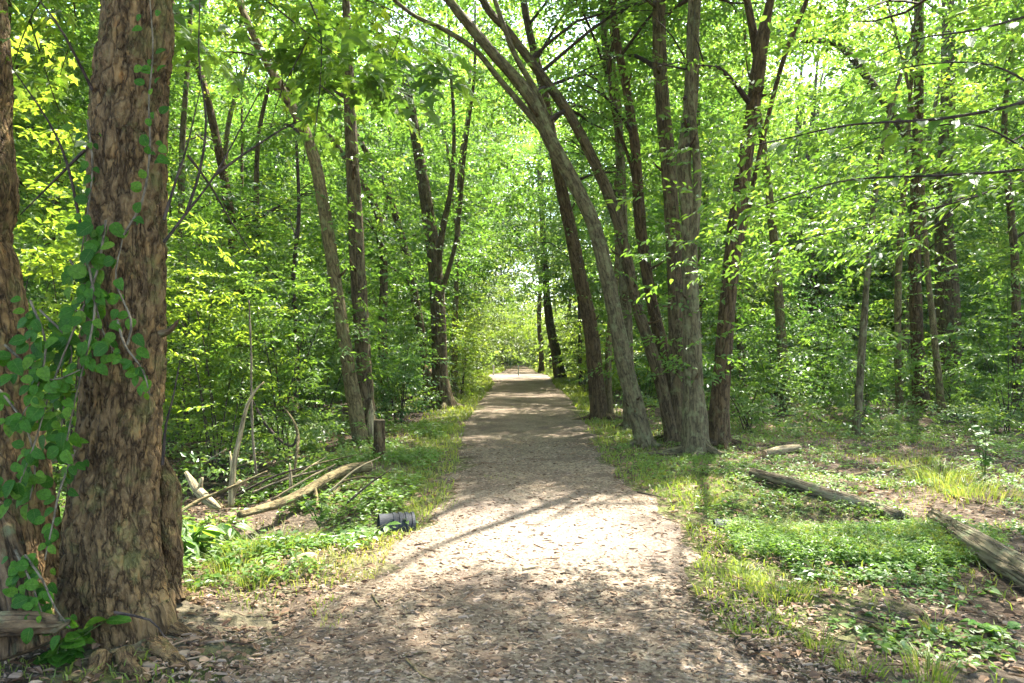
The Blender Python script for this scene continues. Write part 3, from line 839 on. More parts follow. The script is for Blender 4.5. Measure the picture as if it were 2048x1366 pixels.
def build_tree(d):
    global tid
    tid += 1
    r = np.random.default_rng(500 + tid)
    Y = d['Y']

    def stem(pl, ext=True, drift=0.):
        pts = []
        for i, (px, py, w) in enumerate(pl):
            p = P(px, py, Y)
            pts.append(p)
        pts = np.array(pts)
        rad = np.array([w * Y / F / 2 for _, _, w in pl]) * (.84 if 9 < Y < 17 else (.92 if Y < 5 else 1))
        if drift:
            pts[:, 1] += drift * np.clip((pts[:, 2] - pts[0, 2]), 0, None)
        return pts, rad
    pts, rad = stem(d['pts'], drift=.02 * (tid % 3 - 1))
    gz_ = float(ground_z(pts[0, 0], pts[0, 1]))
    pts[0, 2] = gz_ - .02
    root = thing(d['name'], d['label'], 'tree', (pts[0, 0], pts[0, 1], gz_), d['grp'])
    pts = np.vstack([pts[0] - np.array([0, 0, .18]), pts])
    rad = np.concatenate([[rad[0]], rad])
    top = pts[-1, 2]
    if top < d['Ht']:
        dr = unit(pts[-1] - pts[-2])
        q, rr = pts[-1], rad[-1]
        m = max(2, int((d['Ht'] - top) / 1.8))
        for i in range(m):
            dr = unit(dr + np.array([r.normal(0, .12), r.normal(0, .12), .25]))
            q = q + dr * (d['Ht'] - top) / m
            rr = rr * (.3 ** (1 / m))
            pts = np.vstack([pts, q])
            rad = np.append(rad, rr)
    near = Y < 5
    mid = Y < 16
    if near:
        lowm = pts[:, 2] < 5.4
        nlow = int(lowm.sum())
        A = tube(pts[:nlow], rad[:nlow], 170 if 'climbing' in d['label'] else 100, .014 if 'climbing' in d['label'] else .03, .10, d['flare'], .010, tid, bs=(22, 12))
        Bt = tube(pts[nlow - 1:], rad[nlow - 1:], 20, .2, .08, 0, 0, tid)
        st = [A, Bt]
    else:
        st = [tube(pts, rad, 22 if mid else (10 if Y < 26 else 7), .10 if mid else .35, .09 if mid else .12, d['flare'], .006 if mid else 0, tid, bs=(22, 5))]
    for f in d['forks']:
        fp, fr = stem(f)
        if near: fp[:, 1] += .25
        if fp[-1, 2] < d['Ht'] and not near:
            dr = unit(fp[-1] - fp[-2])
            fp = np.vstack([fp, fp[-1] + dr * 1.2 + np.array([0, 0, .6]), fp[-1] + dr * 2.2 + np.array([0, 0, 1.6])])
            fr = np.append(fr, [fr[-1] * .6, fr[-1] * .2])
        st.append(tube(fp, fr, 50 if near else (12 if mid else 6), .05 if near else (.15 if mid else .4), .1, .3 if near else 0, .008 if near else 0, tid + 3))
    V, fs, bc = join(st)
    part(root, 'trunk', V, fs, M[d['bark']], smooth=True, vec=bc)
    if 9 < Y < 20 and d['name'] == 'tree':
        C0, R0_ = catmull(pts, rad, .2)
        for k in range(4):
            i = int(r.uniform(.08, .5) * len(C0))
            az = r.uniform(-2.9, -.3)
            v = np.array([math.cos(az), math.sin(az), r.uniform(-.1, .9)])
            b0 = C0[i] + v * R0_[i] * .8
            ln = r.uniform(.06, .3)
            V, fs, bc = tube(np.array([b0, b0 + v * ln * .6, b0 + v * ln + np.array([0, 0, .03])]), [.028, .018, .008], 7, .05, .3, 0, 0, k, cap=True)
            part(root, 'branch_stub', V, fs, M['bark_red'], smooth=True, vec=bc)
        a0 = r.uniform(0, 2)
        for k in range(5):
            az = a0 + k * 1.257 + r.uniform(-.3, .3)
            v = np.array([math.cos(az), math.sin(az), 0])
            ln = r.uniform(.35, .8)
            rp = []
            for q_, lf_ in ((.5, .14), (1.1, .05), (1.1 + ln * 2.2, .012), (1.1 + ln * 5, -.04)):
                w_ = pts[1] + v * rad[0] * q_ + np.array([-v[1], v[0], 0]) * r.uniform(-.04, .04)
                w_[2] = float(ground_z(w_[0], w_[1])) + lf_ * rad[0] / .15
                rp.append(w_)
            V, fs, bc = tube(np.array(rp), [rad[0] * .42, rad[0] * .34, rad[0] * .2, .01], 9, .06, .25, 0, 0, k)
            part(root, 'root', V, fs, M[d['bark']], smooth=True, vec=bc)
    # limbs and leaf clumps
    C, R = catmull(pts, rad, .3)
    cand = np.where((C[:, 2] > d['zlo'] * .8) & (C[:, 2] < d['Ht']))[0]
    crown = []
    if d['K'] and len(cand):
        mlimbs = []
        for k in range(d['K']):
            i = cand[int(len(cand) * (k + r.uniform(0, 1)) / d['K'])]
            frac = (C[i, 2] - d['zlo']) / max(1, d['Ht'] - d['zlo'])
            az = r.uniform(0, 2 * np.pi)
            dd = d['spread'] * r.uniform(.45, 1.) * (1.05 - .55 * abs(frac - .4))
            v = np.array([math.cos(az), math.sin(az), 0])
            c = C[i] + v * dd + np.array([0, 0, dd * r.uniform(.15, .6)])
            c[2] = max(c[2], d['zlo'] * .8)
            if not keep(np.array([c, c * .5 + C[i] * .5]), 0, True, False, .1).all(): continue
            mid_ = C[i] + v * dd * .5 + np.array([0, 0, dd * r.uniform(.25, .45)])
            tip = c + v * .6
            lr = max(.008, min(R[i] * .45, .05))
            lv = [tube(np.array([C[i], mid_, c, tip]), [lr, lr * .7, lr * .35, lr * .12], 5 if mid else 3, .6, 0, 0, 0, k)]
            for j in range(3 if Y < 20 else 1):
                a2 = az + r.uniform(-1.2, 1.2)
                e = c + np.array([math.cos(a2), math.sin(a2), r.uniform(-.2, .5)]) * r.uniform(.5, 1.)
                s0 = mid_ + (c - mid_) * r.uniform(.1, .9)
                lv.append(tube(np.array([s0, (s0 + e) / 2 + [0, 0, .1], e]), [lr * .35, lr * .25, lr * .1], 3, 1., 0, 0, 0, k))
            nn = int(d['n'] * r.uniform(.6, 1.4) * 1.3)
            rc = .42 + .18 * dd
            s = rng.normal(0, 1, (nn, 3)) * np.array([rc, rc, rc * .5]) + c
            along = rng.uniform(0, 1, nn // 3)[:, None]
            s2 = mid_ + (tip - mid_) * along + rng.normal(0, .18, (nn // 3, 3))
            s = np.vstack([s, s2])
            mk_ = keep(s)
            if mk_.mean() > .4: mlimbs += lv
            if mk_.mean() > .12: crown.append((s[mk_], np.full(int(mk_.sum()), r.uniform(0, 1))))
        # each limb is its own part near the camera, joined with the crown frame further off
        if mlimbs:
            V, fs, bc = join(mlimbs)
            part(root, 'limbs', V, fs, M['twig'], smooth=True, vec=bc)['kind'] = 'stuff'
    if d['low']:
        # short leafy shoots and climbing ivy on the lower stem
        cl = np.where((C[:, 2] > 1.1) & (C[:, 2] < 5.5))[0]
        if len(cl):
            ii = cl[(len(cl) * r.uniform(0, 1, int(d['low'] * 2.2)) ** 1.6).astype(int)]
            s = C[ii] + unit(rng.normal(0, 1, (len(ii), 3))) * (R[ii][:, None] + .05) * np.array([1, 1, .1])
            s[:, 1] -= R[ii] * .5
            s[:, 0] += r.normal(0, .16, len(ii))
            s[:, 1] += r.normal(0, .12, len(ii))
            lowset = s
        else: lowset = np.zeros((0, 3))
    else: lowset = np.zeros((0, 3))
    if crown:
        s = np.vstack([c[0] for c in crown])
        rn = np.concatenate([c[1] for c in crown])
        if len(lowset):
            s = np.vstack([s, lowset])
            rn = np.append(rn, np.full(len(lowset), .3))
        if len(s):
            L = d['L']
            tpl = OVAL if Y < 13 else KITE
            wr = .52
            if Y < 6 and d['leaf'] == 'leaf_yel': tpl, wr = LOBE, .95
            V, fs, rf = sprays(s, L * 5.2, L, .32, rn * .7 + U(0, .3, len(s)), wr, tpl)
            o = part(root, 'crown', V, fs, M[d['leaf']], rnd=rf)
    return root, pts


roots = {}
for d in TREES:
    roots[d['label']] = build_tree(d)

for x, y, lab, lf in OFF:
    px = 1024 + F * x / y
    b = 705 + F * H / y
    w = .36 * F / y
    d = dict(label=lab, Y=y, pts=[(px, b, w * 1.2), (px + 10, b - 1.8 * F / y, w), (px - 10, b - 4 * F / y, w * .85), (px, b - 6.5 * F / y, w * .7)], Ht=14, K=20, spread=4.8, zlo=4.4,
             n=34, L=.13, leaf=lf, bark='bark', forks=(), flare=.4, name='forest_tree', low=0, dy=0, grp=None)
    roots[lab] = build_tree(d)

# ---------------------------------------------------------------- shrubs and saplings of the understorey
def shrub(label, px, Y, h, rad, n, L, leaf, name='shrub', z0=.2, grp=None, stems=6, x=None, flat=.5):
    global tid
    tid += 1
    r = np.random.default_rng(900 + tid)
    x = (px - 1024) * Y / F
    g0 = float(ground_z(x, Y))
    root = thing(name, label, 'shrub', (x, Y, g0), grp)
    cl = []
    st = []
    for i in range(stems):
        az = r.uniform(0, 2 * np.pi)
        e = np.array([x + math.cos(az) * rad * r.uniform(.3, .9), Y + math.sin(az) * rad * r.uniform(.3, .9), g0 + h * r.uniform(.6, 1.)])
        b = np.array([x + r.uniform(-.12, .12), Y + r.uniform(-.12, .12), g0 - .05])
        m_ = b + (e - b) * .5 + np.array([0, 0, h * .12])
        st.append(tube(np.array([b, m_, e]), [.011, .008, .003], 4, .5, 0, 0, 0, i))
        t = rng.beta(2, 1.2, (n // stems, 1))
        c = b * (1 - t) + e * t + np.array([0, 0, h * .1])
        c = c + rng.normal(0, 1, c.shape) * np.array([rad * .32, rad * .32, h * .13])
        cl.append(c)
    V, fs, bc = join(st)
    part(root, 'stems', V, fs, M['twig'], smooth=True, vec=bc)['kind'] = 'stuff'
    s = np.vstack(cl)
    s[:, 2] = np.maximum(s[:, 2], ground_z(s[:, 0], s[:, 1]) + z0 * U(.3, 1.5, len(s)))
    s = s[keep(s, .75, gaps=False)]
    if len(s):
        cl_r = noise(s * 1.3, 5)
        V, fs, rf = sprays(s, L * 4.6, L, .3, cl_r, .52, OVAL if Y < 10 else KITE)
        part(root, 'foliage', V, fs, M[leaf], rnd=rf)
    return root


SH = [('sunlit yellow-green bush right of the big trunk at head height', 440, 8.6, 2.9, 1.1, 360, .072, 'leaf_yel'),
      ('bright layered sapling left of the pale leaning tree', 570, 9.6, 2.7, 1.1, 340, .07, 'leaf'),
      ('tall leafy sapling behind the big trunk', 380, 10.5, 4.2, 1.3, 300, .10, 'leaf'),
      ('leafy sapling filling the gap between the two left foreground trunks', 110, 8.0, 4.0, 1.3, 320, .10, 'leaf_yel'),
      ('tall bush close behind the left edge trunk', 20, 10.5, 4.6, 1.5, 300, .10, 'leaf'),
      ('dense green thicket behind the dead upright branch', 500, 12.5, 3.2, 1.5, 300, .10, 'leaf'),
      ('green bush behind the pale leaning tree', 640, 14, 3.0, 1.5, 300, .10, 'leaf'),
      ('low dark shrub right of the sawn stump', 800, 14.5, 2.0, .9, 220, .09, 'leaf_dark'),
      ('shrub between the straight dark tree and the hollow stump', 800, 17.5, 3.6, 1.4, 260, .11, 'leaf'),
      ('bright shrub left of the path behind the twin stemmed tree', 925, 24, 2.6, 1.3, 240, .12, 'leaf_yel'),
      ('tall shrub at the left verge far down the path', 905, 32, 4.5, 2.2, 260, .15, 'leaf_yel'),
      ('pale bush overhanging the far left verge', 960, 39, 4.0, 2.0, 260, .17, 'leaf_far'),
      ('bush tucked behind the arching trees right of the path', 1170, 26, 3.0, 1.2, 240, .12, 'leaf_yel'),
      ('bush at the right verge beyond the leaning distant tree', 1160, 38, 4.0, 2.2, 260, .17, 'leaf_far'),
      ('thicket seen between the arching trees and the clump', 1290, 20, 2.6, 1.4, 240, .12, 'leaf_yel'),
      ('tangled shrub with bare arching twigs right of the clump', 1560, 16, 2.2, 1.3, 280, .09, 'leaf'),
      ('dark leafy shrub around the foot of the forked tree', 1640, 19, 3.0, 1.3, 300, .10, 'leaf_dark'),
      ('pale green bush left of the pole thin tree', 1725, 15, 2.4, 1.2, 280, .09, 'leaf'),
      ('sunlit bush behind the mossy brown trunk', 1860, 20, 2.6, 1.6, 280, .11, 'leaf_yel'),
      ('shady bush in front of the big grey furrowed trunk', 1915, 15.5, 1.7, 1.0, 240, .09, 'leaf'),
      ('bush against the right edge in the middle distance', 2010, 13, 2.8, 1.3, 300, .09, 'leaf'),
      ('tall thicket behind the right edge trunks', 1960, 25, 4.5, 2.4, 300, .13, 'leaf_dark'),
      ('bright thicket far behind the crooked thin tree', 1520, 30, 4.0, 2.4, 280, .15, 'leaf_yel'),
      ('far thicket between the forked tree and the pole thin tree', 1740, 31, 4.5, 2.6, 280, .15, 'leaf_far'),
      ('small leafy shrub right of the clump near the path', 1500, 13, 1.1, .7, 130, .08, 'leaf'),
      ]
SH += [('pale sunlit bush closing the far end of the path', 1012, 56, 5, 3.0, 420, .2, 'leaf_yel'), ('far bright bush right of where the path vanishes', 1085, 66, 6, 4.0, 420, .24, 'leaf_yel'),
       ('hazy bright bush left of where the path vanishes', 975, 66, 6, 4.0, 420, .24, 'leaf_far')]
for a_ in SH: shrub(*a_)

# ---------------------------------------------------------------- far-off woods and undergrowth
def merge(lst):
    Vs, Fs, Rs, o = [], {}, {}, 0
    for V, fs, r in lst:
        c = 0
        for f in fs:
            Fs.setdefault(f.shape[1], []).append(f + o)
            Rs.setdefault(f.shape[1], []).append(r[c:c + len(f)])
            c += len(f)
        Vs.append(V)
        o += len(V)
    ks = list(Fs)
    return np.vstack(Vs), [np.vstack(Fs[k]) for k in ks], np.concatenate([np.concatenate(Rs[k]) for k in ks])


def clumpy(p, sc_, thr, s):
    return fbm(p * sc_, s, 2) > thr


def scatter(name, temps, pts, yaw, tilt, scl, mat, label):
    """one object: small leaf-cluster templates spread over points with geometry nodes"""
    tv, tf, tr, tidx, o = [], [], [], [], 0
    for k, (V, fs, r_) in enumerate(temps):
        tv.append(V)
        tf.append(fs[0] + o)
        tr.append(r_)
        tidx.append(np.full(len(V), k))
        o += len(V)
    nt_ = o
    V = np.vstack(tv + [pts])
    me_ = mesh(name, V, [np.vstack(tf)], mat, rnd=np.concatenate(tr))
    n_ = len(V)
    ids = np.concatenate(tidx + [np.full(len(pts), -1)]).astype(np.int32)
    a_ = me_.attributes.new('tid', 'INT', 'POINT'); a_.data.foreach_set('value', ids)
    a_ = me_.attributes.new('pick', 'INT', 'POINT'); a_.data.foreach_set('value', np.concatenate([np.zeros(nt_), rng.integers(0, len(temps), len(pts))]).astype(np.int32))
    rt_ = np.zeros((n_, 3), np.float32)
    rt_[nt_:, 0] = rng.normal(0, tilt, len(pts)); rt_[nt_:, 1] = rng.normal(0, tilt, len(pts)); rt_[nt_:, 2] = yaw
    a_ = me_.attributes.new('rot', 'FLOAT_VECTOR', 'POINT'); a_.data.foreach_set('vector', rt_.ravel())
    sc_ = np.ones(n_, np.float32); sc_[nt_:] = scl
    a_ = me_.attributes.new('scl', 'FLOAT', 'POINT'); a_.data.foreach_set('value', sc_)
    ng = bpy.data.node_groups.new(name + '_nodes', 'GeometryNodeTree')
    ng.interface.new_socket('Geometry', in_out='INPUT', socket_type='NodeSocketGeometry')
    ng.interface.new_socket('Geometry', in_out='OUTPUT', socket_type='NodeSocketGeometry')
    N, L_ = ng.nodes, ng.links
    gi, go = N.new('NodeGroupInput'), N.new('NodeGroupOutput')

    def attr(nm, ty):
        x = N.new('GeometryNodeInputNamedAttribute')
        x.data_type = ty
        x.inputs[0].default_value = nm
        return [q_ for q_ in x.outputs if q_.enabled and q_.name == 'Attribute'][0]

    def sepn(val):
        c_ = N.new('FunctionNodeCompare')
        c_.data_type = 'INT'
        c_.operation = 'EQUAL'
        ii_ = [q_ for q_ in c_.inputs if q_.enabled]
        L_.new(attr('tid', 'INT'), ii_[0])
        ii_[1].default_value = val
        sp = N.new('GeometryNodeSeparateGeometry')
        sp.domain = 'POINT'
        L_.new(gi.outputs[0], sp.inputs[0])
        L_.new(c_.outputs[0], sp.inputs[1])
        return sp.outputs[0]
    g2 = N.new('GeometryNodeGeometryToInstance')
    jn = N.new('GeometryNodeJoinGeometry')
    for k in range(len(temps)):
        x = N.new('GeometryNodeGeometryToInstance')
        L_.new(sepn(k), x.inputs[0])
        L_.new(x.outputs[0], jn.inputs[0])
    N.remove(g2)
    iop = N.new('GeometryNodeInstanceOnPoints')
    L_.new(sepn(-1), iop.inputs['Points'])
    L_.new(jn.outputs[0], iop.inputs['Instance'])
    iop.inputs['Pick Instance'].default_value = True
    L_.new(attr('pick', 'INT'), iop.inputs['Instance Index'])
    L_.new(attr('rot', 'FLOAT_VECTOR'), iop.inputs['Rotation'])
    L_.new(attr('scl', 'FLOAT'), iop.inputs['Scale'])
    L_.new(iop.outputs[0], go.inputs[0])
    ob = link(name, me_)
    md = ob.modifiers.new('scatter', 'NODES')
    md.node_group = ng
    return tag(ob, label, kind='stuff')


def cluster(m, rad, scale, L, tpl=KITE, flat=.5):
    c = rng.normal(0, 1, (m, 3)) * np.array([rad, rad, rad * flat])
    return sprays(c, scale, L, .35, U(0, 1, m), .52, tpl)


# leaves of the crowded small trees in the middle distance
n = 30000
Y = 12 + 27 * U(0, 1, n) ** .9
p = np.stack([U(-1, 1, n) * (Y * .82 + 3), Y, .6 + 13 * U(0, 1, n) ** 1.25], -1)
l, r = path_lr(p[:, 1])
off = np.maximum(l - p[:, 0], p[:, 0] - r)
p = p[(off > .6 + 1.2 * (p[:, 2] < 4)) & ~((off < 1.6) & (p[:, 2] < 6) & (p[:, 1] < 18)) & ~((p[:, 0] > 0) & (p[:, 1] < 15) & (p[:, 2] < 2.5))]
p = p[clumpy(p * np.array([1, 1, 1.6]), .55, .49, 17)]
p = p[keep(p, .75, mg=.6)][:6500]
scatter('woodland_foliage', [cluster(7, .34, .55, L_, T_) for L_, T_ in ((.08, KITE), (.095, OVAL), (.11, KITE), (.125, OVAL), (.15, KITE), (.10, KITE), (.13, KITE), (.17, OVAL))], p, U(0, 6.283, len(p)), .15, .75 + .03 * p[:, 1] * U(.7, 1.2, len(p)), M['leaf_mid_i'],
        'massed leaves of crowded small trees in the middle distance')
# boughs closing over the far half of the path
p = np.stack([U(-4.5, 7, 2600), U(13, 48, 2600), U(4.2, 13, 2600)], -1)
p = p[clumpy(p, .5, .47, 57)]
xq, yq = proj(p)
p = p[(yq < 620) & ((yq < 200) | (yq > 300) | (U(0, 1, len(p)) < .5))]
p = p[keep(p, .8, True, True, .3)][:750]
scatter('hanging_foliage', [cluster(7, .36, .6, .13) for _ in range(6)], p, U(0, 6.283, len(p)), .15, .8 + .02 * p[:, 1], M['leaf_mid_i'],
        'bright leaves closing over the far half of the path')
# roof of leaves, mostly out of view, added to shade the ground
n = 16000
p = np.stack([U(-15, 15, n), -2 + 42 * U(0, 1, n), U(7.5, 13, n)], -1)
x_, y_ = proj(p)
p = p[((y_ < -10) | (p[:, 1] < 1) | (U(0, 1, n) < .15)) & clumpy(p * np.array([1, 1, 1.3]), .42, .50, 23)]
q_ = np.stack([U(-5, 9, 2400), U(13, 44, 2400), U(7, 12.5, 2400)], -1)  # extra clusters added to darken the middle of the path
zz = U(7.5, 11, 80)
q3 = np.stack([U(-1.2, 3.6, 80) + S[0] / S[2] * zz, U(1.9, 4.2, 80) + S[1] / S[2] * zz, zz], -1)  # unseen clusters placed so their shadow falls on the near ground
q3 = q3[keep(q3, 0., mg=.6, mf=.6)]
xq, yq = proj(q_)
q_ = q_[(yq < 60) | (U(0, 1, 2400) < .3)]
p = np.vstack([p[keep(p, 0., mg=.95, mf=1.)][:1950], q_[keep(q_, 0., mg=.9, mf=.8)][:480], q3])
scatter('shade_canopy', [cluster(7, .4, .6, .135) for _ in range(6)], p, U(0, 6.283, len(p)), .15, U(.8, 1.3, len(p)), M['leaf_mid_i'],
        'upper canopy leaves, mostly unseen, added to shade the path')
# far wall
n = 60000
Y = U(38, 105, n)
p = np.stack([U(-1, 1, n) * (Y * .80 + 4), Y, U(0, 1, n) ** 1.1 * (14 + Y * .22)], -1)
l, r = path_lr(p[:, 1])
p = p[~((p[:, 0] > l - .8) & (p[:, 0] < r + .8) & (p[:, 2] < 4.5) & (p[:, 1] < 66))]
p = p[clumpy(p, .3, .46, 11)]
p = p[~((np.abs(p[:, 0] - 1.5) < 5) & (p[:, 1] < 80) & (U(0, 1, len(p)) < .15))]
p = p[keep(p, 0., gaps=True, view=True)][:20000]
scatter('distant_woods', [cluster(6, .8, 1.4, .27) for _ in range(8)], p, U(0, 6.283, len(p)), .15, U(.8, 1.2, len(p)) * (.7 + p[:, 1] / 110), M['leaf_far_i'],
        'far wall of bright leafy woods closing the view')
# distant stems inside that mass
st = []
for i in range(70):
    y = U(38, 75)
    x = U(-1, 1) * y * .8
    l, r = path_lr(y)
    if l - 1 < x < r + 1: x += 5
    ln = rng.normal(0, .05)
    st.append(tube(np.array([[x, y, -.1], [x + ln * 5, y, 5], [x + ln * 12, y, 12], [x + ln * 16, y, 18]]), [.16, .13, .1, .05], 6, 2, .1, 0, 0, i))
V, fs, bc = join(st)
tag(link('distant_trunks', mesh('distant_trunks', V, fs, M['bark'], True, vec=bc)), 'thin trunks lost among the far wall of woods', kind='stuff')

# knee-high undergrowth
n = 15000
x = U(-26, 26, n)
y = 7 + U(0, 1, n) ** 1.3 * 33
l, r = path_lr(y)
off = np.maximum(l - x, x - r)
dens = n2(x, y, .5, 31)
m = (off > .9 + .8 * dens) & (np.abs(x) < y * .8 + 1) & (dens > .40)
m &= ~((x > 0) & (y < 11.5) & (x < 8)) & ~((x > 1) & (x < 4.5) & (y < 15))
m &= ~((x < 0) & (y < 9.0) & (x > -2.9))
x, y = x[m], y[m]
gzz = ground_z(x, y)
p = np.stack([x, y, gzz + U(.05, .75, len(x)) * (.35 + .65 * n2(x, y, .8, 37))], -1)
p = p[keep(p, .4, gaps=False)]
scatter('undergrowth', [cluster(2, .12, .3, .07, flat=.3) for _ in range(10)], p, U(0, 6.283, len(p)), .15, (.75 + .038 * p[:, 1]) * U(.8, 1.2, len(p)), M['cover_i'],
        'knee-high leafy undergrowth under the trees')

# low creeping plants near the path and logs
def cover_pts(n, x0, x1, y0, y1, thr, s, fn=None):
    x = U(x0, x1, n)
    y = y0 + (y1 - y0) * U(0, 1, n) ** 1.4
    l, r = path_lr(y)
    off = np.maximum(l - x, x - r)
    d = n2(x, y, 1.4, s) * .7 + n2(x, y, 5., s + 50) * .3
    m = (off > .12 + .3 * U(0, 1, n)) & (d > thr) & (np.abs(x) < y * .78 + .3)
    m &= ~(np.hypot(x + 2.02, y - 3.6) < .42)
    if fn is not None: m &= fn(x, y)
    return x[m], y[m]


def rosettes(x, y, L, hmax, k, wr=.6):
    n = len(x)
    g = ground_z(x, y)
    h = U(.25, 1, n) * hmax
    az = U(0, 2 * np.pi, (n, k))
    c = np.stack([x, y, g + h], -1)
    D = np.stack([np.cos(az), np.sin(az), U(-.35, .3, (n, k))], -1)
    N = np.stack([rng.normal(0, .25, (n, k)), rng.normal(0, .25, (n, k)), np.ones((n, k))], -1)
    pos = c[:, None] + D * .15 * L + np.array([0, 0, 1.]) * (U(-.6, .1, (n, k)) * h[:, None])[..., None]
    rn = np.repeat(n2(x, y, 1.2, 71), k) * .6 + U(0, .4, n * k)
    LL = U(.7, 1.2, n * k) * L * np.repeat(U(.5, 1.5, n), k)
    return leaves(pos.reshape(-1, 3), D.reshape(-1, 3), N.reshape(-1, 3), LL, LL * wr, KITE, np.clip(rn, 0, 1))


x1, y1 = cover_pts(13000, -5.5, -1, 4.4, 14, .48, 3, lambda x, y: ~((x > -2.6) & (y < 5.1) & (U(0, 1, len(x)) < .7)))
x2, y2 = cover_pts(16000, 1.3, 9, 4.4, 15, .47, 6, lambda x, y: ~((y < 5.4) & (x < 1.9)))
x3, y3 = cover_pts(900, 1.6, 3.4, 3.0, 4.6, .55, 8)
x4, y4 = cover_pts(5200, 1.6, 4.2, 4.7, 6.0, .25, 12, lambda x, y: np.hypot((x - 2.6) / 1.25, (y - 5.4) / .65) < 1)
lst = [rosettes(x1, y1, .055, .14, 5), rosettes(x2, y2, .037, .09, 6), rosettes(x3, y3, .045, .05, 5), rosettes(x4, y4, .032, .13, 7, .4)]
V, fs, rf = merge(lst)
tag(link('ground_plants', mesh('ground_plants', V, fs, M['cover'], rnd=rf)), 'low creeping plants beside the path and logs', kind='stuff')

# grass
def grass_at(x, y, h, w, tuft=0):
    n = len(x)
    a = U(0, 2 * np.pi, n)
    ln = U(.2, 1.1, n)
    D = np.stack([np.cos(a), np.sin(a), 0 * a], -1) * ln[:, None]
    Pp = np.stack([x, y, ground_z(x, y) - .005], -1)
    return blades(Pp, D, h * U(.5, 1.3, n), w * U(.6, 1.3, n), np.clip(n2(x, y, 1.1, 81) * .6 + U(0, .4, n), 0, 1))


gl = []
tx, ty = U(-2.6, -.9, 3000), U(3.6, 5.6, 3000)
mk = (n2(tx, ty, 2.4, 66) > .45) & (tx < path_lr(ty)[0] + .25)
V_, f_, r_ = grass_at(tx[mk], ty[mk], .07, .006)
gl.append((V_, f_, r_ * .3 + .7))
tx, ty = U(1.8, 3.9, 9000), U(4.8, 6.1, 9000)
mk = (np.hypot((tx - 2.7) / 1.1, (ty - 5.45) / .6) < 1) & (n2(tx, ty, 2.4, 67) > .38)
gl.append(grass_at(tx[mk], ty[mk], .13, .006))
xa, ya = cover_pts(26000, -4.5, 7, 3.0, 15, .50, 15)
gl.append(grass_at(xa, ya, .07 + .0 * ya, .006 + .0006 * ya))
# verge grass following both edges of the path
yv = 3.6 + U(0, 1, 16000) ** 1.5 * 55
lv, rv = path_lr(yv)
sd = U(0, 1, len(yv)) < .5
wv = np.abs(rng.normal(0, .45, len(yv))) + .02
xv = np.where(sd, lv + .08 - wv * (1 + .04 * yv), rv - .08 + wv * (1 + .03 * yv))
mk = (n2(xv, yv, 1.6, 18) > .40)
xv, yv = xv[mk], yv[mk]
gl.append(grass_at(xv, yv, .06 + .0035 * yv, .006 + .0009 * yv))
# sunny lawn by the far clearing
yc = U(26, 60, 9000)
xc = U(-7, 6, 9000)
lc, rc_ = path_lr(yc)
mk = ((xc < lc + .1) | (xc > rc_ - .1))
xc, yc = xc[mk], yc[mk]
gl.append(grass_at(xc, yc, .16, .045))


def tuft(cx, cy_, n, r_, h, w=.005):
    a = U(0, 2 * np.pi, n)
    rr = r_ * np.sqrt(U(0, 1, n))
    x, y = cx + rr * np.cos(a), cy_ + rr * np.sin(a)
    D = np.stack([np.cos(a), np.sin(a), 0 * a], -1) * U(.3, 1.2, n)[:, None]
    return blades(np.stack([x, y, ground_z(x, y) - .005], -1), D, h * U(.5, 1.2, n), w * U(.6, 1.3, n))


for px, py, n_, r_, h in ((1880, 960, 420, .34, .26), (1930, 985, 300, .3, .2), (1830, 935, 200, .3, .16), (1980, 1000, 200, .4, .16), (1760, 965, 200, .4, .1), (560, 1085, 260, .3, .2), (500, 1100, 160, .2, .2), (690, 1080, 220, .3, .14),
                          (510, 1170, 90, .1, .14), (640, 1160, 120, .25, .1), (1400, 1000, 200, .3, .09), (1340, 965, 160, .3, .1), (1560, 1190, 260, .2, .1), (1480, 1160, 160, .2, .09),
                          (1000, 955, 60, .2, .05), (1640, 1290, 80, .08, .12), (1860, 1350, 140, .1, .12), (1720, 1340, 90, .1, .09), (1230, 870, 120, .3, .12), (860, 1010, 150, .25, .12),
                          (820, 960, 160, .3, .12), (1280, 880, 60, .15, .14), (1390, 925, 90, .2, .1), (1870, 1260, 50, .06, .12), (470, 1135, 120, .15, .18), (600, 1040, 120, .25, .22), (1420, 1190, 80, .1, .08)):
    Yt = F * H / (py - 705)
    gl.append(tuft((px - 1024) * Yt / F, Yt, n_, r_, h))
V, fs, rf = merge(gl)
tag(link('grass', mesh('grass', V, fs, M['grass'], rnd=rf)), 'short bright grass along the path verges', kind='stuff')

# leaf litter
n = 26000
x = U(-7, 8, n)
y = 2.4 + U(0, 1, n) ** 1.7 * 13
l, r = path_lr(y)
off = np.maximum(l - x, x - r)
m = (off > -.1) & (np.abs(x) < y * .8 + .3) & (n2(x, y, .9, 91) > .36 - .1 * ((x > 1.5) & (y < 5)))
x, y = x[m], y[m]
n = len(x)
a = U(0, 2 * np.pi, n)
p = np.stack([x, y, ground_z(x, y) + U(.004, .03, n)], -1)
L = U(.022, .075, n)
V, fs, rf = leaves(p, np.stack([np.cos(a), np.sin(a), rng.normal(0, .25, n)], -1), np.stack([rng.normal(0, .35, n), rng.normal(0, .35, n), np.ones(n)], -1), L, L * U(.35, .8, n), OVAL)
tag(link('leaf_litter', mesh('leaf_litter', V, fs, M['litter'], rnd=rf)), 'curled brown dead leaves scattered on the forest floor', kind='stuff')

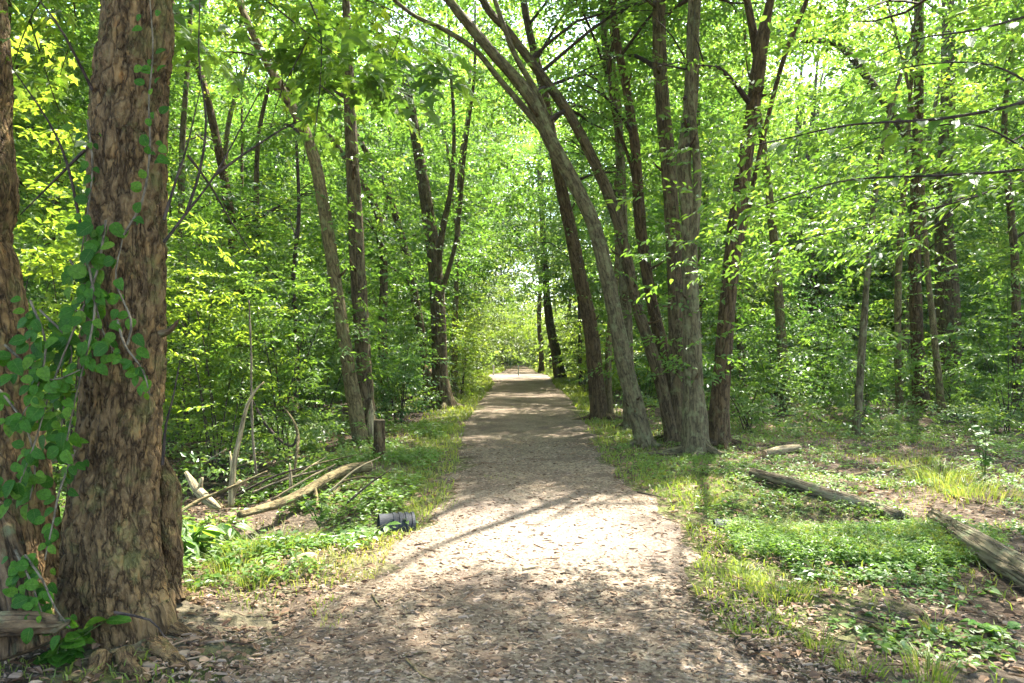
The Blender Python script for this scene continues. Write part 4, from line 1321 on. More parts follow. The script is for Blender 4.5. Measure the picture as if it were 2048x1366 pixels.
# wood chips on the path : little slabs
def chips(x, y, L, thin=False):
    n = len(x)
    a = U(0, 3.14, n) if thin else rng.normal(0, .9, n)
    W = L * U(.03, .07, n) if thin else L * U(.22, .6, n)
    T_ = W * .8 if thin else L * U(.08, .2, n)
    c, s_ = np.cos(a), np.sin(a)
    pt = rng.normal(0, .16, (2, n))
    box = np.array([(-1, -.7, 0), (1, -1, 0), (.8, 1, 0), (-1, .8, 0), (-.9, -.6, 1), (.9, -.8, 1), (.7, .8, 1), (-.8, .7, 1)])
    X = box[None, :, 0] * L[:, None] / 2 * U(.7, 1.2, (n, 8))
    Yb = box[None, :, 1] * W[:, None] / 2 * U(.7, 1.2, (n, 8))
    Z = box[None, :, 2] * T_[:, None] + X * pt[0][:, None] + Yb * pt[1][:, None]
    g = ground_z(x, y) + .012 + U(0, .006, n)
    V = np.stack([x[:, None] + X * c[:, None] - Yb * s_[:, None], y[:, None] + X * s_[:, None] + Yb * c[:, None], g[:, None] + Z], -1)
    f = np.array([(4, 5, 6, 7), (0, 1, 5, 4), (1, 2, 6, 5), (2, 3, 7, 6), (3, 0, 4, 7)])
    fs = (f[None] + (np.arange(n) * 8)[:, None, None]).reshape(-1, 4)
    return V.reshape(-1, 3), [fs], np.repeat(np.clip(U(0, 1, n), 0, 1), 5)


n = 27000
y = 2.6 + U(0, 1, n) ** 1.7 * 9
l, r = path_lr(y)
l = l - .25
r = r + .3 + .35 * (y < 4)
x = l + (r - l) * U(0, 1, n)
cen = np.minimum(x - l, r - x)
k = (U(0, 1, n) < np.clip(cen / .45, .05, 1)) & (U(0, 1, n) < .35 + 1.3 * n2(x, y, 1.6, 101)) & ((y < 4.6) | (U(0, 1, n) < .5))
x, y = x[k], y[k]
n = 9000
y2 = 2.6 + U(0, 1, n) ** 1.5 * 3.2
l, r = path_lr(y2)
w_ = np.abs(rng.normal(0, .7, n))
x2_ = np.where(U(0, 1, n) < .5, l - w_, r + w_ * 1.2)
k = (n2(x2_, y2, 2.1, 131) > .42) & (np.abs(x2_) < y2 * .8 + .3) & (np.hypot(x2_ + 2.02, y2 - 3.6) > .36)
x, y = np.append(x, x2_[k]), np.append(y, y2[k])
V, fs, rf = chips(x, y, U(.008, .034, len(x)) * (1 + .8 * (U(0, 1, len(x)) > .93)))
tag(link('wood_chips', mesh('wood_chips', V, fs, M['chip'], rnd=rf)), 'loose tan wood chips covering the footpath', kind='stuff')

n = 5200
y = 2.5 + U(0, 1, n) ** 1.6 * 9
x = U(-6, 7, n)
l, r = path_lr(y)
off = np.maximum(l - x, x - r)
k = (np.abs(x) < y * .8 + .3) & (U(0, 1, n) < np.where(off < -.2, .22, .8)) & (n2(x, y, .8, 111) > .4)
x, y = x[k], y[k]
V, fs, rf = chips(x, y, U(.04, .17, len(x)), True)
tag(link('fallen_twigs', mesh('fallen_twigs', V, fs, M['litter'], rnd=rf)), 'thin broken twigs strewn over the litter and path edges', kind='stuff')

# ---------------------------------------------------------------- the air between near and far trees
hv = np.array([(x, y, z) for x in (-310, 310) for y in (-210, 510) for z in (-2.5, 42)], float)
hf = np.array([(0, 1, 3, 2), (4, 6, 7, 5), (0, 4, 5, 1), (2, 3, 7, 6), (0, 2, 6, 4), (1, 5, 7, 3)])
hm = bpy.data.materials.new('air')
hm.use_nodes = True
hm.node_tree.nodes.clear()
_g = G(hm.node_tree)
pv = _g.n('VolumePrincipled', Color=(.93, .97, 1., 1), Density=.00028, Anisotropy=0.)
_g.n('OutputMaterial', Volume=pv.outputs[0])
tag(link('haze', mesh('haze', hv, [hf], hm)), 'thin summer haze in the air of the woods', kind='stuff')

# ---------------------------------------------------------------- logs, stumps, branches
def on_ground(px, py, lift=0.):
    """point of the forest floor seen at a pixel"""
    Y = F * H / max(8, py - 705)
    for _ in range(6):
        g = float(ground_z((px - 1024) * Y / F, Y)) + lift
        Y = F * (H - g) / max(8, py - 705)
    return P(px, py, Y)


def log(name, label, pts3, rad, mat, sides=22, step=.05, lump=.12, bark=.006, cut=True, cat='log', ends=(True, True), bs=(26, 2.2), grp=None):
    pts3 = np.array(pts3, float)
    root = thing(name, label, cat, pts3[0], grp)
    V, fs, bc = tube(pts3, rad, sides, step, lump, 0, bark, tid + len(label), cap=True, bs=bs)
    part(root, 'bark', V, fs, M[mat], smooth=True, vec=bc)
    if cut:
        for e, (a, b, r_) in enumerate(((pts3[0], pts3[1], rad[0]), (pts3[-1], pts3[-2], rad[-1]))):
            if not ends[e]: continue
            d = unit(a - b)
            V, fs, bc = tube(np.array([a + d * (r_ * .1 - .004), a + d * (r_ * .1 + .006)]), [r_ * .9, r_ * .86], sides, .1, .1, 0, 0, 1, cap=True)
            part(root, 'cut_face', V, fs, M['cut'], vec=bc)
    return root


def seq(px_list, lifts=0.):
    out = []
    for i, q_ in enumerate(px_list):
        lf = q_[2] if len(q_) > 2 else lifts
        out.append(on_ground(q_[0], q_[1], lf))
    return out


log('fallen_log', 'long straight fallen log lying on the grass right of the path', seq([(1505, 946, .07), (1580, 965, .07), (1660, 990, .08), (1740, 1012, .07), (1800, 1032, .05)]), [.055, .062, .066, .066, .05], 'bark_furrow', bs=(30, 2.), ends=(True, False))
log('fallen_log', 'thick grey furrowed log running out of the right edge', seq([(1868, 1034, .08), (1925, 1070, .09), (1990, 1112, .09), (2070, 1160, .09), (2180, 1220, .08)]), [.065, .08, .09, .095, .095], 'bark_furrow', sides=48, step=.03, bark=.012, bs=(30, 2.0), ends=(True, False))
log('fallen_log', 'pale short log lying beyond the clump of trees on the right', seq([(1530, 908, .07), (1562, 900, .08), (1598, 896, .07)]), [.06, .065, .055], 'dead_wood', sides=16)
log('fallen_log', 'long pale fallen trunk slanting down from the sawn stump on the left',
    [P(742, 932, 8.1), P(700, 938, 8.0), P(660, 955, 7.7), P(610, 985, 7.2), P(550, 1010, 6.75), P(478, 1030, 6.4)], [.058, .06, .058, .052, .046, .036], 'bark_tan', sides=26, step=.05, bark=.005, ends=(True, False))
log('mossy_log', 'moss covered old log lying among plants behind the big trunk', [P(325, 912, 10.2), P(380, 906, 10.1), P(440, 900, 10.)], [.17, .17, .15], 'rotten', sides=26, lump=.2, bark=.012)
log('mossy_log', 'broken upturned log end in the shrubs behind the fallen trunk', [P(500, 838, 12.6), P(545, 822, 12.6), P(590, 806, 12.6)], [.16, .18, .15], 'rotten', sides=26, lump=.25, bark=.02)
log('rotten_log', 'splintered rotten log end at the lower left corner', [P(-90, 1262, 3.0), P(0, 1250, 3.0), P(60, 1246, 3.0), P(112, 1248, 3.0), P(140, 1243, 2.98)], [.055, .05, .042, .03, .006], 'rotten', sides=30, step=.015, lump=.35, bark=.012, cut=False)
log('rotten_log', 'dark decayed slab leaning in the lower left corner', [P(58, 1300, 3.15), P(30, 1190, 3.2), P(0, 1090, 3.3), P(-18, 1025, 3.35), P(-28, 1000, 3.35)], [.13, .125, .11, .07, .02], 'rotten', sides=36, step=.02, lump=.35, bark=.02, cut=False)


def stump(label, px, py, h, r0, mat='bark', flare=.3, name='stump', jag=0.):
    g = on_ground(px, py)
    root = thing(name, label, 'stump', g)
    V, fs, bc = tube(np.array([g - [0, 0, .1], g + [0, 0, h * .35], g + [.0, 0, h]]), [r0 * 1.12, r0, r0 * .95], 30, .04, .12, flare, .007, int(px), cap=True)
    if jag:
        top = V[:, 2] > g[2] + h * .55
        V[top, 2] += (noise(V[top] * np.array([14, 14, 0]), 3) - .45) * jag
    part(root, 'bark', V, fs, M[mat], smooth=True, vec=bc)
    if not jag:
        V, fs, bc = tube(np.array([g + [0, 0, h + r0 * .09], g + [0, 0, h + r0 * .09 + .008]]), [r0 * .93, r0 * .9], 30, .1, .12, 0, 0, int(px), cap=True)
        part(root, 'cut_face', V, fs, M['cut'], vec=bc)
    return root


stump('sawn off stump with reddish bark beside the split footed tree', 759, 918, .53, .083, 'bark_red', .2)
stump('broken hollow stump leaning against the twin stemmed tree', 858, 812, .95, .2, 'rotten', .3, jag=.5)
# split bleached foot of the straight dark tree
rt, tp = roots['dark straight tree left of the path with a split bleached foot']
V, fs, bc = tube(np.array([P(744, 898, 11.2), P(743, 870, 11.17), P(742, 835, 11.17), P(743, 800, 11.2)]), [.085, .08, .07, .015], 14, .04, .25, 0, .006, 4)
part(rt, 'split_wood', V, fs, M['dead_wood'], smooth=True, vec=bc)
rt, tp = roots['thick furrowed tree nearest the path in the right clump']
for px_k, py_k in ((1371, 195), (1372, 243), (1377, 258), (1376, 290)):
    c = P(px_k, py_k, 10.3 - .135)
    V, fs, bc = tube(np.array([c + [0, .05, 0], c - [0, .004, 0], c + [0, .025, 0]]), [.035, .03, .014], 12, .02, .3, 0, 0, py_k)
    part(rt, 'knot', V, fs, M['twig'], smooth=True, vec=bc)
# burl, old stub and surface roots of the big tree
rt, tp = roots['thick flaking-bark tree trunk with climbing vine at the left foreground']
V, fs, bc = tube(np.array([P(318, 905, 3.8), P(332, 985, 3.82), P(332, 1090, 3.82), P(335, 1160, 3.84), P(352, 1205, 3.8)]), [.03, .075, .085, .075, .06], 60, .015, .22, 0, .013, 9)
part(rt, 'dead_stub', V, fs, M['bark_big'], smooth=True, vec=bc)


def gp(x, y, lift): return np.array([x, y, float(ground_z(x, y)) + lift])


for k, pl in enumerate((((335, 1165), (370, 1196), (405, 1212), (440, 1222)), ((310, 1290), (345, 1318), (372, 1345), (385, 1380)), ((250, 1310), (262, 1345), (300, 1372)), ((322, 1240), (352, 1262), (392, 1275), (440, 1280)), ((200, 1318), (190, 1350), (160, 1378)))):
    pts_ = [on_ground(a, b, .015 - .012 * i) for i, (a, b) in enumerate(pl)]
    V, fs, bc = tube(np.array(pts_), [.05, .042, .028, .01][:len(pts_)], 18, .02, .2, 0, .004, 20 + k)
    part(rt, 'root', V, fs, M['bark_big'], smooth=True, vec=bc)
V, fs, bc = tube(np.array([P(322, 668, 3.4), P(338, 662, 3.38), P(350, 650, 3.36), P(358, 640, 3.34)]), [.02, .014, .01, .003], 10, .02, .3, 0, .003, 5)
part(rt, 'broken_stub', V, fs, M['rotten'], smooth=True, vec=bc)
# bare shoots fanning from the trunk
for k, pl in enumerate((((328, 485, 3.4), (370, 430, 3.5), (430, 350, 3.7), (490, 240, 3.9), (540, 140, 4.0)), ((372, 428, 3.5), (400, 340, 3.6), (412, 240, 3.6), (398, 120, 3.6), (400, -10, 3.6)),
                        ((328, 440, 3.4), (352, 360, 3.5), (375, 290, 3.6), (400, 180, 3.7)), ((430, 350, 3.7), (500, 300, 3.9), (580, 250, 4.1), (640, 230, 4.3)), ((375, 310, 3.6), (420, 370, 3.7), (460, 440, 3.8), (500, 500, 3.9)),
                        ((325, 930, 3.5), (332, 850, 3.5), (345, 800, 3.5), (360, 720, 3.6)), ((165, 470, 3.4), (135, 330, 3.3), (95, 240, 3.2), (20, 130, 3.1)), ((170, 300, 3.4), (110, 360, 3.4), (40, 430, 3.4)),
                        ((185, 180, 3.4), (150, 110, 3.3), (110, 40, 3.2), (60, -20, 3.2)), ((230, 1225, 3.1), (300, 1240, 3.05), (330, 1275, 3.0)))):
    V, fs, bc = tube(np.array([P(*q_) for q_ in pl]), np.linspace(.008, .0025, len(pl)), 6, .1, 0, 0, 0, k)
    part(rt, 'shoot', V, fs, M['twig'], smooth=True, vec=bc)

# dead branches in the brush on the left
BR = [('dead_branch', 'tall bleached dead branch standing upright on the left', [(462, 1010, 6.7, .03), (468, 930, 6.7, .028), (478, 880, 6.7, .022), (492, 820, 6.7, .018), (500, 800, 6.7, .017), (512, 780, 6.7, .011), (528, 764, 6.7, .006)], 'dead_wood'),
      ('dead_branch', 'forked pale stub leaning on the foot of the upright dead branch', [(462, 1000, 6.75, .028), (472, 975, 6.7, .025), (482, 962, 6.7, .02)], 'dead_wood'),
      ('dead_branch', 'short dead prong left of the upright dead branch', [(463, 960, 6.7, .014), (462, 925, 6.72, .012), (460, 903, 6.75, .008)], 'dead_wood'),
      ('dead_branch', 'long straight stick crossing low in front of the brush', [(350, 1030, 6.3, .018), (400, 1000, 6.5, .017), (450, 980, 6.6, .014), (535, 942, 6.8, .009)], 'bark_tan'),
      ('dead_branch', 'thick knobbly broken limb beside the big trunk', [(372, 945, 7.0, .025), (392, 975, 6.9, .05), (405, 990, 6.8, .055), (425, 1008, 6.7, .045), (440, 1018, 6.7, .02)], 'dead_wood'),
      ('dead_branch', 'pointed stub rising from the knobbly limb', [(398, 985, 6.85, .025), (401, 970, 6.85, .022), (405, 955, 6.85, .01)], 'dead_wood'),
      ('dead_branch', 'white snapped stake standing behind the fallen trunk', [(582, 975, 7.7, .022), (580, 945, 7.7, .018), (579, 926, 7.7, .004)], 'dead_wood'),
      ('dead_branch', 'thin slanting dead limb right of the snapped stake', [(588, 950, 8.0, .012), (594, 900, 8.1, .018), (596, 870, 8.2, .02), (586, 840, 8.2, .012), (566, 812, 8.3, .006)], 'bark_tan'),
      ('dead_branch', 'dark twisting limb behind the upright dead branch', [(505, 800, 8.5, .01), (530, 845, 8.5, .02), (560, 880, 8.4, .018), (585, 892, 8.3, .015), (595, 870, 8.3, .01)], 'twig'),
      ('dead_branch', 'thin brown upright sapling stem by the bleached branch', [(513, 950, 7.2, .014), (506, 880, 7.2, .014), (503, 800, 7.2, .012), (502, 700, 7.2, .01), (498, 600, 7.2, .006)], 'vine_stem'),
      ('dead_branch', 'stick poking out below the fallen trunk', [(636, 1018, 7.0, .016), (633, 990, 7.2, .015), (630, 968, 7.4, .012)], 'bark_tan'),
      ('dead_branch', 'forked grey stick leaning beside the fallen trunk', [(648, 1022, 7.0, .02), (662, 995, 7.3, .024), (680, 975, 7.6, .02), (693, 950, 8., .014)], 'bark_tan'),
      ('dead_branch', 'slim stick between the grey fork and the drain pipe', [(680, 1028, 6.9, .008), (684, 1012, 7.0, .008), (690, 1000, 7.1, .006)], 'bark_tan'),
      ('dead_branch', 'long slender stick resting along the back of the fallen trunk', [(505, 985, 7.4, .012), (560, 962, 7.7, .014), (620, 945, 8.1, .012), (700, 930, 8.6, .01)], 'vine_stem'),
      ('dead_branch', 'straight stick crossing above the snapped stake', [(600, 948, 7.9, .008), (625, 930, 8.1, .008), (652, 914, 8.3, .006)], 'dead_wood'),
      ('dead_branch', 'light stick lying on the grass left of the path', [(852, 965, 8.1, .01), (858, 955, 8.25, .012), (864, 945, 8.4, .008)], 'bark_tan'),
      ('dead_branch', 'dark stick reaching from the hollow stump into the shrubs', [(770, 812, 17.8, .02), (810, 800, 17.8, .03), (855, 784, 17.9, .025)], 'twig'),
      ('fallen_branch', 'dark curved branch lying beyond the long straight log', [(1628, 941, 8.55, .025), (1665, 946, 8.45, .03), (1700, 948, 8.4, .025), (1725, 945, 8.45, .012)], 'bark'),
      ('fallen_branch', 'pale arched branch lying behind the long straight log', [(1690, 955, 8.1, .02), (1725, 946, 8.4, .03), (1780, 941, 8.6, .028), (1830, 936, 8.7, .02), (1870, 930, 8.9, .01)], 'bark_tan'),
      ('fallen_branch', 'crooked twiggy branch across the pale short log', [(1528, 892, 10.8, .012), (1560, 898, 10.5, .014), (1590, 906, 10.2, .014), (1620, 915, 10., .008)], 'twig'),
      ('fallen_branch', 'slanting branch by the grass tussock at the right', [(1905, 930, 8.8, .015), (1950, 912, 9.2, .018), (2010, 893, 9.6, .012)], 'bark'),
      ('fallen_branch', 'broken dark limb lying at the foot of the right clump', [(1240, 918, 9.6, .015), (1290, 908, 9.9, .022), (1345, 900, 10.1, .026), (1372, 896, 10.2, .02)], 'bark'),
      ('fallen_branch', 'thick root like branch right of the forked clump tree', [(1428, 905, 10.1, .02), (1455, 903, 10.2, .03), (1482, 904, 10.15, .012)], 'bark'),
      ('fallen_branch', 'long thin branch in the sunny litter by the right edge', [(1900, 985, 7.2, .012), (1960, 1010, 6.7, .012), (2060, 1050, 6.0, .009)], 'bark_tan'),
      ('fallen_branch', 'rotting lump of wood in the sunny grass on the left', [(572, 1142, 4.7, .02), (592, 1136, 4.75, .045), (618, 1126, 4.85, .04), (632, 1118, 4.95, .015)], 'dead_wood'),
      ]
for nm, lab, pl, mt in BR:
    pts_ = np.array([P(a, b, c) for a, b, c, _ in pl])
    rd = [q_[3] for q_ in pl]
    if nm == 'fallen_branch':
        pts_[:, 2] = np.array([float(ground_z(v[0], v[1])) for v in pts_]) + np.array(rd) * .7
    root = thing(nm, lab, 'branch', pts_[0])
    V, fs, bc = tube(pts_, rd, 12, .05, .25, 0, .002, len(lab), cap=True, bs=(40, 6))
    part(root, 'wood', V, fs, M[mt], smooth=True, vec=bc)

rs = np.random.default_rng(77)
for k in range(16):
    px_, py_2 = rs.uniform(365, 740), rs.uniform(930, 1010)
    a_, b_ = on_ground(px_, py_2, .10), None
    az_ = rs.uniform(-.5, .9)
    ln_ = rs.uniform(.35, 1.1)
    b_ = a_ + np.array([math.cos(az_) * ln_, math.sin(az_) * ln_, rs.uniform(.02, .35)])
    b_[2] = max(b_[2], float(ground_z(b_[0], b_[1])) + .12)
    m_ = (a_ + b_) / 2 + np.array([0, rs.normal(0, .05), rs.uniform(0, .06)])
    V, fs, bc = tube(np.array([a_, m_, b_]), [.014, .011, .005], 6, .08, .3, 0, 0, k, cap=True)
    o = link('dead_stick', mesh('dead_stick', V - a_, fs, M[['bark_tan', 'dead_wood', 'twig'][k % 3]], True, vec=bc))
    o.location = a_
    tag(o, 'thin dry stick in the brush tangled around the pale fallen trunk', 'stick', 'thin sticks of the brush pile left of the path')

# small sticks on the path
ST = [('curved brown stick at the bottom edge of the path', [(812, 1318), (828, 1336), (846, 1352), (870, 1362)], .006, 'bark_tan'),
      ('short dark stick in the middle foreground of the path', [(1050, 1256), (1066, 1262), (1084, 1266)], .006, 'twig'),
      ('pale chunk of stick in the bright patch of the path', [(1046, 1138), (1060, 1135), (1078, 1132)], .012, 'dead_wood'),
      ('thin straight twig near the bright patch on the left of the path', [(805, 1312), (830, 1308), (855, 1304)], .004, 'bark_tan'),
      ('bent twig with a hook left of the path centre', [(883, 1302), (884, 1292), (900, 1288), (908, 1284)], .003, 'twig'),
      ('bark strip at the left path edge below the sunny grass', [(744, 1190), (752, 1202), (762, 1216)], .006, 'bark_tan'),
      ('slim diagonal twig at the left path edge', [(790, 1205), (805, 1195), (820, 1182)], .003, 'bark_tan'),
      ('small forked twig in front of the path bright patch', [(895, 1220), (912, 1216), (930, 1210)], .004, 'twig'),
      ('thin dark twig right of the path centre', [(1168, 1198), (1186, 1196), (1204, 1193)], .003, 'twig'),
      ('long dark twig on the right side of the path', [(1255, 1222), (1290, 1218), (1336, 1213)], .003, 'twig'),
      ('crooked pale twig on bare soil at the right foreground', [(1690, 1264), (1705, 1256), (1722, 1248)], .005, 'bark_tan'),
      ('long brown twig lying on bare soil at the right foreground', [(1690, 1228), (1740, 1243), (1800, 1256), (1840, 1255)], .006, 'twig'),
      ('second long twig under the brown one at the right foreground', [(1620, 1265), (1690, 1282), (1730, 1290)], .004, 'twig'),
      ('upright leaning twig below the ground plants on the right', [(1726, 1150), (1727, 1168), (1730, 1182)], .004, 'bark_tan'),
      ('stick along the upper right bend of the path', [(1275, 984), (1295, 988), (1322, 994)], .009, 'twig'),
      ('pale twig on the right soil beside a tuft of grass', [(1855, 1216), (1880, 1218), (1900, 1221)], .004, 'dead_wood'),
      ('stick by the lower right corner of the path', [(1560, 1328), (1600, 1345), (1650, 1372)], .005, 'bark_tan'),
      ('mossy stick near the foot of the big tree', [(620, 1128), (660, 1120), (720, 1108), (760, 1100)], .006, 'bark_tan'),
      ]
for lab, pl, rr_, mt in ST:
    pts_ = np.array([on_ground(a, b, rr_ + .016) for a, b in pl])
    o = link('stick', None) if False else None
    V, fs, bc = tube(pts_, [rr_] + [rr_ * .9] * (len(pl) - 2) + [rr_ * .5], 7, .03, .3, 0, 0, len(lab), cap=True)
    c0 = pts_[0]
    o = link('stick', mesh('stick', V - c0, fs, M[mt], True, vec=bc))
    o.location = c0
    tag(o, lab, 'stick')

# stones
for k, (px, py, r_, lab) in enumerate(((352, 1312, .05, 'rounded grey stone at the foot of the big trunk'), (300, 1332, .035, 'small flat stone in front of the big trunk'),
                                       (488, 1195, .035, 'flat grey stone on soil right of the big trunk'), (1830, 1168, .03, 'little grey stone on the right forest floor'))):
    g = on_ground(px, py)
    nu, nv = 14, 9
    th = np.linspace(0, 2 * np.pi, nu, endpoint=False)
    ph = np.linspace(-np.pi / 2, np.pi / 2, nv)
    V = np.array([[math.cos(b) * math.cos(a), math.cos(b) * math.sin(a), math.sin(b)] for b in ph for a in th])
    V *= (1 + .9 * (noise(V * 1.9 + k * 5, 2)[:, None] - .5)) * r_ * np.array([1.3, .9, .5])
    ii = np.arange(nu * nv).reshape(nv, nu)
    q = np.stack([ii[:-1], np.roll(ii[:-1], -1, 1), np.roll(ii[1:], -1, 1), ii[1:]], -1).reshape(-1, 4)
    o = link('stone', mesh('stone', V, [q], M['stone'], True))
    o.location = g + np.array([0, 0, r_ * .02])
    tag(o, lab, 'stone')

# drain pipes under the path
def drain(label, c, d, R0, ln, ribs):
    root = thing('drain_pipe', label, 'pipe', c)
    d = unit(np.array(d, float))
    up = np.array([0, 0, 1.]) - d * d[2]
    up = unit(up)
    sd = np.cross(d, up)
    prof = []
    for t in np.linspace(0, ln, 90):
        rr_ = R0
        if t > .12: rr_ = R0 * (1 + .07 * (math.sin((t - .12) * 2 * math.pi / .055) > -.2))
        prof.append((t, rr_))
    prof = prof[::-1] + [(t, R0 * .93) for t in np.linspace(0, ln, 8)]
    th = np.linspace(0, 2 * np.pi, 36, endpoint=False)
    V = np.array([[t, r_, a] for t, r_ in prof for a in th])
    X = np.array(c) + d * V[:, :1] + up * (V[:, 1:2] * np.sin(V[:, 2:3])) + sd * (V[:, 1:2] * np.cos(V[:, 2:3]))
    ii = np.arange(len(prof) * 36).reshape(-1, 36)
    q = np.stack([ii[:-1], np.roll(ii[:-1], -1, 1), np.roll(ii[1:], -1, 1), ii[1:]], -1).reshape(-1, 4)
    part(root, 'pipe_wall', X, [q], M['plastic'], smooth=False)


drain('black corrugated drain pipe end sticking out of the left bank', P(757, 1058, 6.05), (1, .3, -.03), .13, .31, 4)
drain('black drain pipe end half buried at the right verge', P(1480, 1060, 5.95), (-1, .1, .0), .085, .22, 3)

# little posts by the far clearing
def post(label, px, py, h, r_, mat, cap):
    g = on_ground(px, py)
    root = thing('marker_post', label, 'post', g)
    V, fs, bc = tube(np.array([g - [0, 0, .1], g + [0, 0, h * .5], g + [0, 0, h]]), [r_, r_, r_], 10, .3, 0, 0, 0, 1, cap=True)
    part(root, 'shaft', V, fs, M[mat], vec=bc)
    V, fs, bc = tube(np.array([g + [0, 0, h + .012], g + [0, 0, h + .012 + cap]]), [r_ * 1.15, r_ * .9], 10, .3, 0, 0, 0, 1, cap=True)
    part(root, 'post_cap', V, fs, M[mat], vec=bc)


post('white marker post in the bright grass left of the far path', 987, 751, .62, .055, 'post_white', .05)
post('thin green grey post at the far path beside the sunny crossing', 1037, 752, .66, .03, 'post_green', .04)
post('farthest slim grey post beyond the sunny crossing', 1021, 737, .6, .035, 'post_green', .04)

# ---------------------------------------------------------------- single leaves close to the camera
def grid_leaf(name, outline, mat, fold=.10, curl=.16):
    """outline: list of (t, halfwidth); midrib fold, 3 columns"""
    V, Fq = [], []
    vv = []
    for t, w in outline:
        vv += [(t, 1, 0), (t, 0, 0), (t, -1, 0)]
        z = -curl * t * t
        V += [(t, w, z + fold * w), (t, 0, z), (t, -w, z + fold * w)]
    for i in range(len(outline) - 1):
        a = i * 3
        Fq += [(a, a + 1, a + 4, a + 3), (a + 1, a + 2, a + 5, a + 4)]
    return mesh(name, np.array(V, float), [np.array(Fq)], mat, True, vec=np.array(vv))


ROUND = [(0, .02), (.06, .2), (.2, .36), (.42, .43), (.64, .37), (.82, .24), (.94, .1), (1, .005)]
ELM = [(0, .02), (.08, .13), (.25, .23), (.48, .25), (.7, .18), (.88, .07), (1, .003)]
vine_me = [grid_leaf('leaf', ROUND, M['vine_leaf'], .2, .15), grid_leaf('leaf', [(t, w * .85) for t, w in ROUND], M['vine_leaf'], .5, .3)]
elm_me = [grid_leaf('leaf', ELM, M['bough_leaf'], .25, .2), grid_leaf('leaf', [(t, w * 1.15) for t, w in ELM], M['bough_leaf'], .5, .1)]


def maple_mesh(var):
    tips = [(-150, .42), (-95, .78), (-45, .92), (0, 1.05), (45, .92), (95, .78), (150, .42)]
    pts_ = []
    for i, (a, r_) in enumerate(tips):
        a += var * 4 * (-1) ** i
        for da, k in ((-9, .72), (0, 1.), (9, .72)):
            pts_.append((math.radians(a + da), r_ * k))
        if i < len(tips) - 1:
            pts_.append((math.radians((tips[i][0] + tips[i + 1][0]) / 2), .34 if 0 < i < 5 else .3))
    V = [(0, 0, 0)]
    for a, r_ in pts_:
        V.append((.5 * r_ * math.cos(a) + .12, .5 * r_ * math.sin(a), -.12 * r_ * r_ + .05 * abs(math.sin(3 * a))))
    V[0] = (.12, 0, 0)
    Ft = [(0, i, i + 1) for i in range(1, len(V) - 1)]
    return mesh('leaf', np.array(V), [np.array(Ft)], M['maple_leaf'], False)


maple_me = [maple_mesh(0), maple_mesh(1), maple_mesh(-1)]


def put_leaf(root, me_, p, d, n_, L, parent=None):
    d = unit(np.array(d, float))
    s_ = unit(np.cross(n_, d))
    n_ = np.cross(d, s_)
    o = bpy.data.objects.new('leaf', me_)
    COL.objects.link(o)
    o.parent = root
    q_ = np.array(p) - np.array(root.location)
    mt = Matrix(((d[0] * L, s_[0] * L, n_[0] * L, q_[0]), (d[1] * L, s_[1] * L, n_[1] * L, q_[1]), (d[2] * L, s_[2] * L, n_[2] * L, q_[2]), (0, 0, 0, 1)))
    o.matrix_basis = mt
    return o


# climbing vine on the big trunk
g = on_ground(150, 1290)
vine = thing('climbing_vine', 'round leaved climbing vine hanging on the big left trunk', 'vine', g)
VS = [([(212, 440, 3.28), (195, 540, 3.25), (160, 630, 3.2), (125, 715, 3.15), (95, 800, 3.1), (65, 900, 3.1), (25, 1000, 3.1)], 34, .10),
      ([(140, 520, 3.3), (185, 595, 3.25), (205, 660, 3.22), (228, 705, 3.2)], 14, .085),
      ([(80, 620, 3.3), (140, 690, 3.25), (130, 790, 3.2), (120, 880, 3.2)], 22, .10),
      ([(248, 470, 3.25), (285, 400, 3.25), (300, 300, 3.28), (298, 200, 3.3), (306, 100, 3.3), (300, 0, 3.3)], 16, .075),
      ([(150, 900, 3.3), (120, 980, 3.2), (105, 1050, 3.15), (90, 1120, 3.1)], 12, .09),
      ([(10, 690, 3.2), (60, 735, 3.15), (105, 760, 3.1), (160, 740, 3.15)], 14, .10),
      ([(50, 1110, 3.1), (85, 1160, 3.05), (110, 1215, 3.0), (140, 1255, 2.98)], 18, .08),
      ([(235, 640, 3.2), (250, 690, 3.15), (285, 740, 3.12), (300, 790, 3.12)], 9, .085),
      ([(0, 780, 3.3), (50, 850, 3.2), (70, 930, 3.2), (60, 1000, 3.2)], 16, .09),
      ([(175, 240, 3.35), (185, 330, 3.33), (175, 430, 3.3), (160, 520, 3.3)], 14, .07),
      ([(175, 520, 3.25), (190, 610, 3.2), (175, 700, 3.15), (150, 800, 3.15), (130, 900, 3.15)], 30, .085), ([(60, 600, 3.2), (90, 680, 3.15), (80, 760, 3.1), (40, 840, 3.1)], 22, .09), ([(30, 1100, 3.1), (60, 1160, 3.05), (85, 1230, 3.0)], 12, .08),
      ([(255, 690, 3.2), (262, 640, 3.2), (232, 560, 3.22), (245, 480, 3.25)], 8, .08)]
for k, (pl, nl, L0) in enumerate(VS):
    pts_ = np.array([P(*q_) for q_ in pl])
    V, fs, bc = tube(pts_, np.linspace(.006, .003, len(pl)), 6, .05, .1, 0, 0, k)
    part(vine, 'stem', V, fs, M['vine_stem'], smooth=True, vec=bc)
    C, _ = catmull(pts_, np.ones(len(pts_)), .02)
    for i in range(int(nl * 1.9)):
        c = C[int(U(0, len(C) - 1))]
        a = U(-2.6, -.5) if i % 2 else U(math.pi - .5, math.pi + 1.6)
        if k == 3: a = U(0, 6.28)
        d = np.array([math.cos(a), U(-.6, .1), math.sin(a)])
        n_ = np.array([U(-.5, .5), -1, U(.0, 1.0)])
        put_leaf(vine, vine_me[i % 2], c + d * U(.0, .07) + np.array([0, U(-.04, .05), 0]), d, n_, L0 * U(.38, .9))

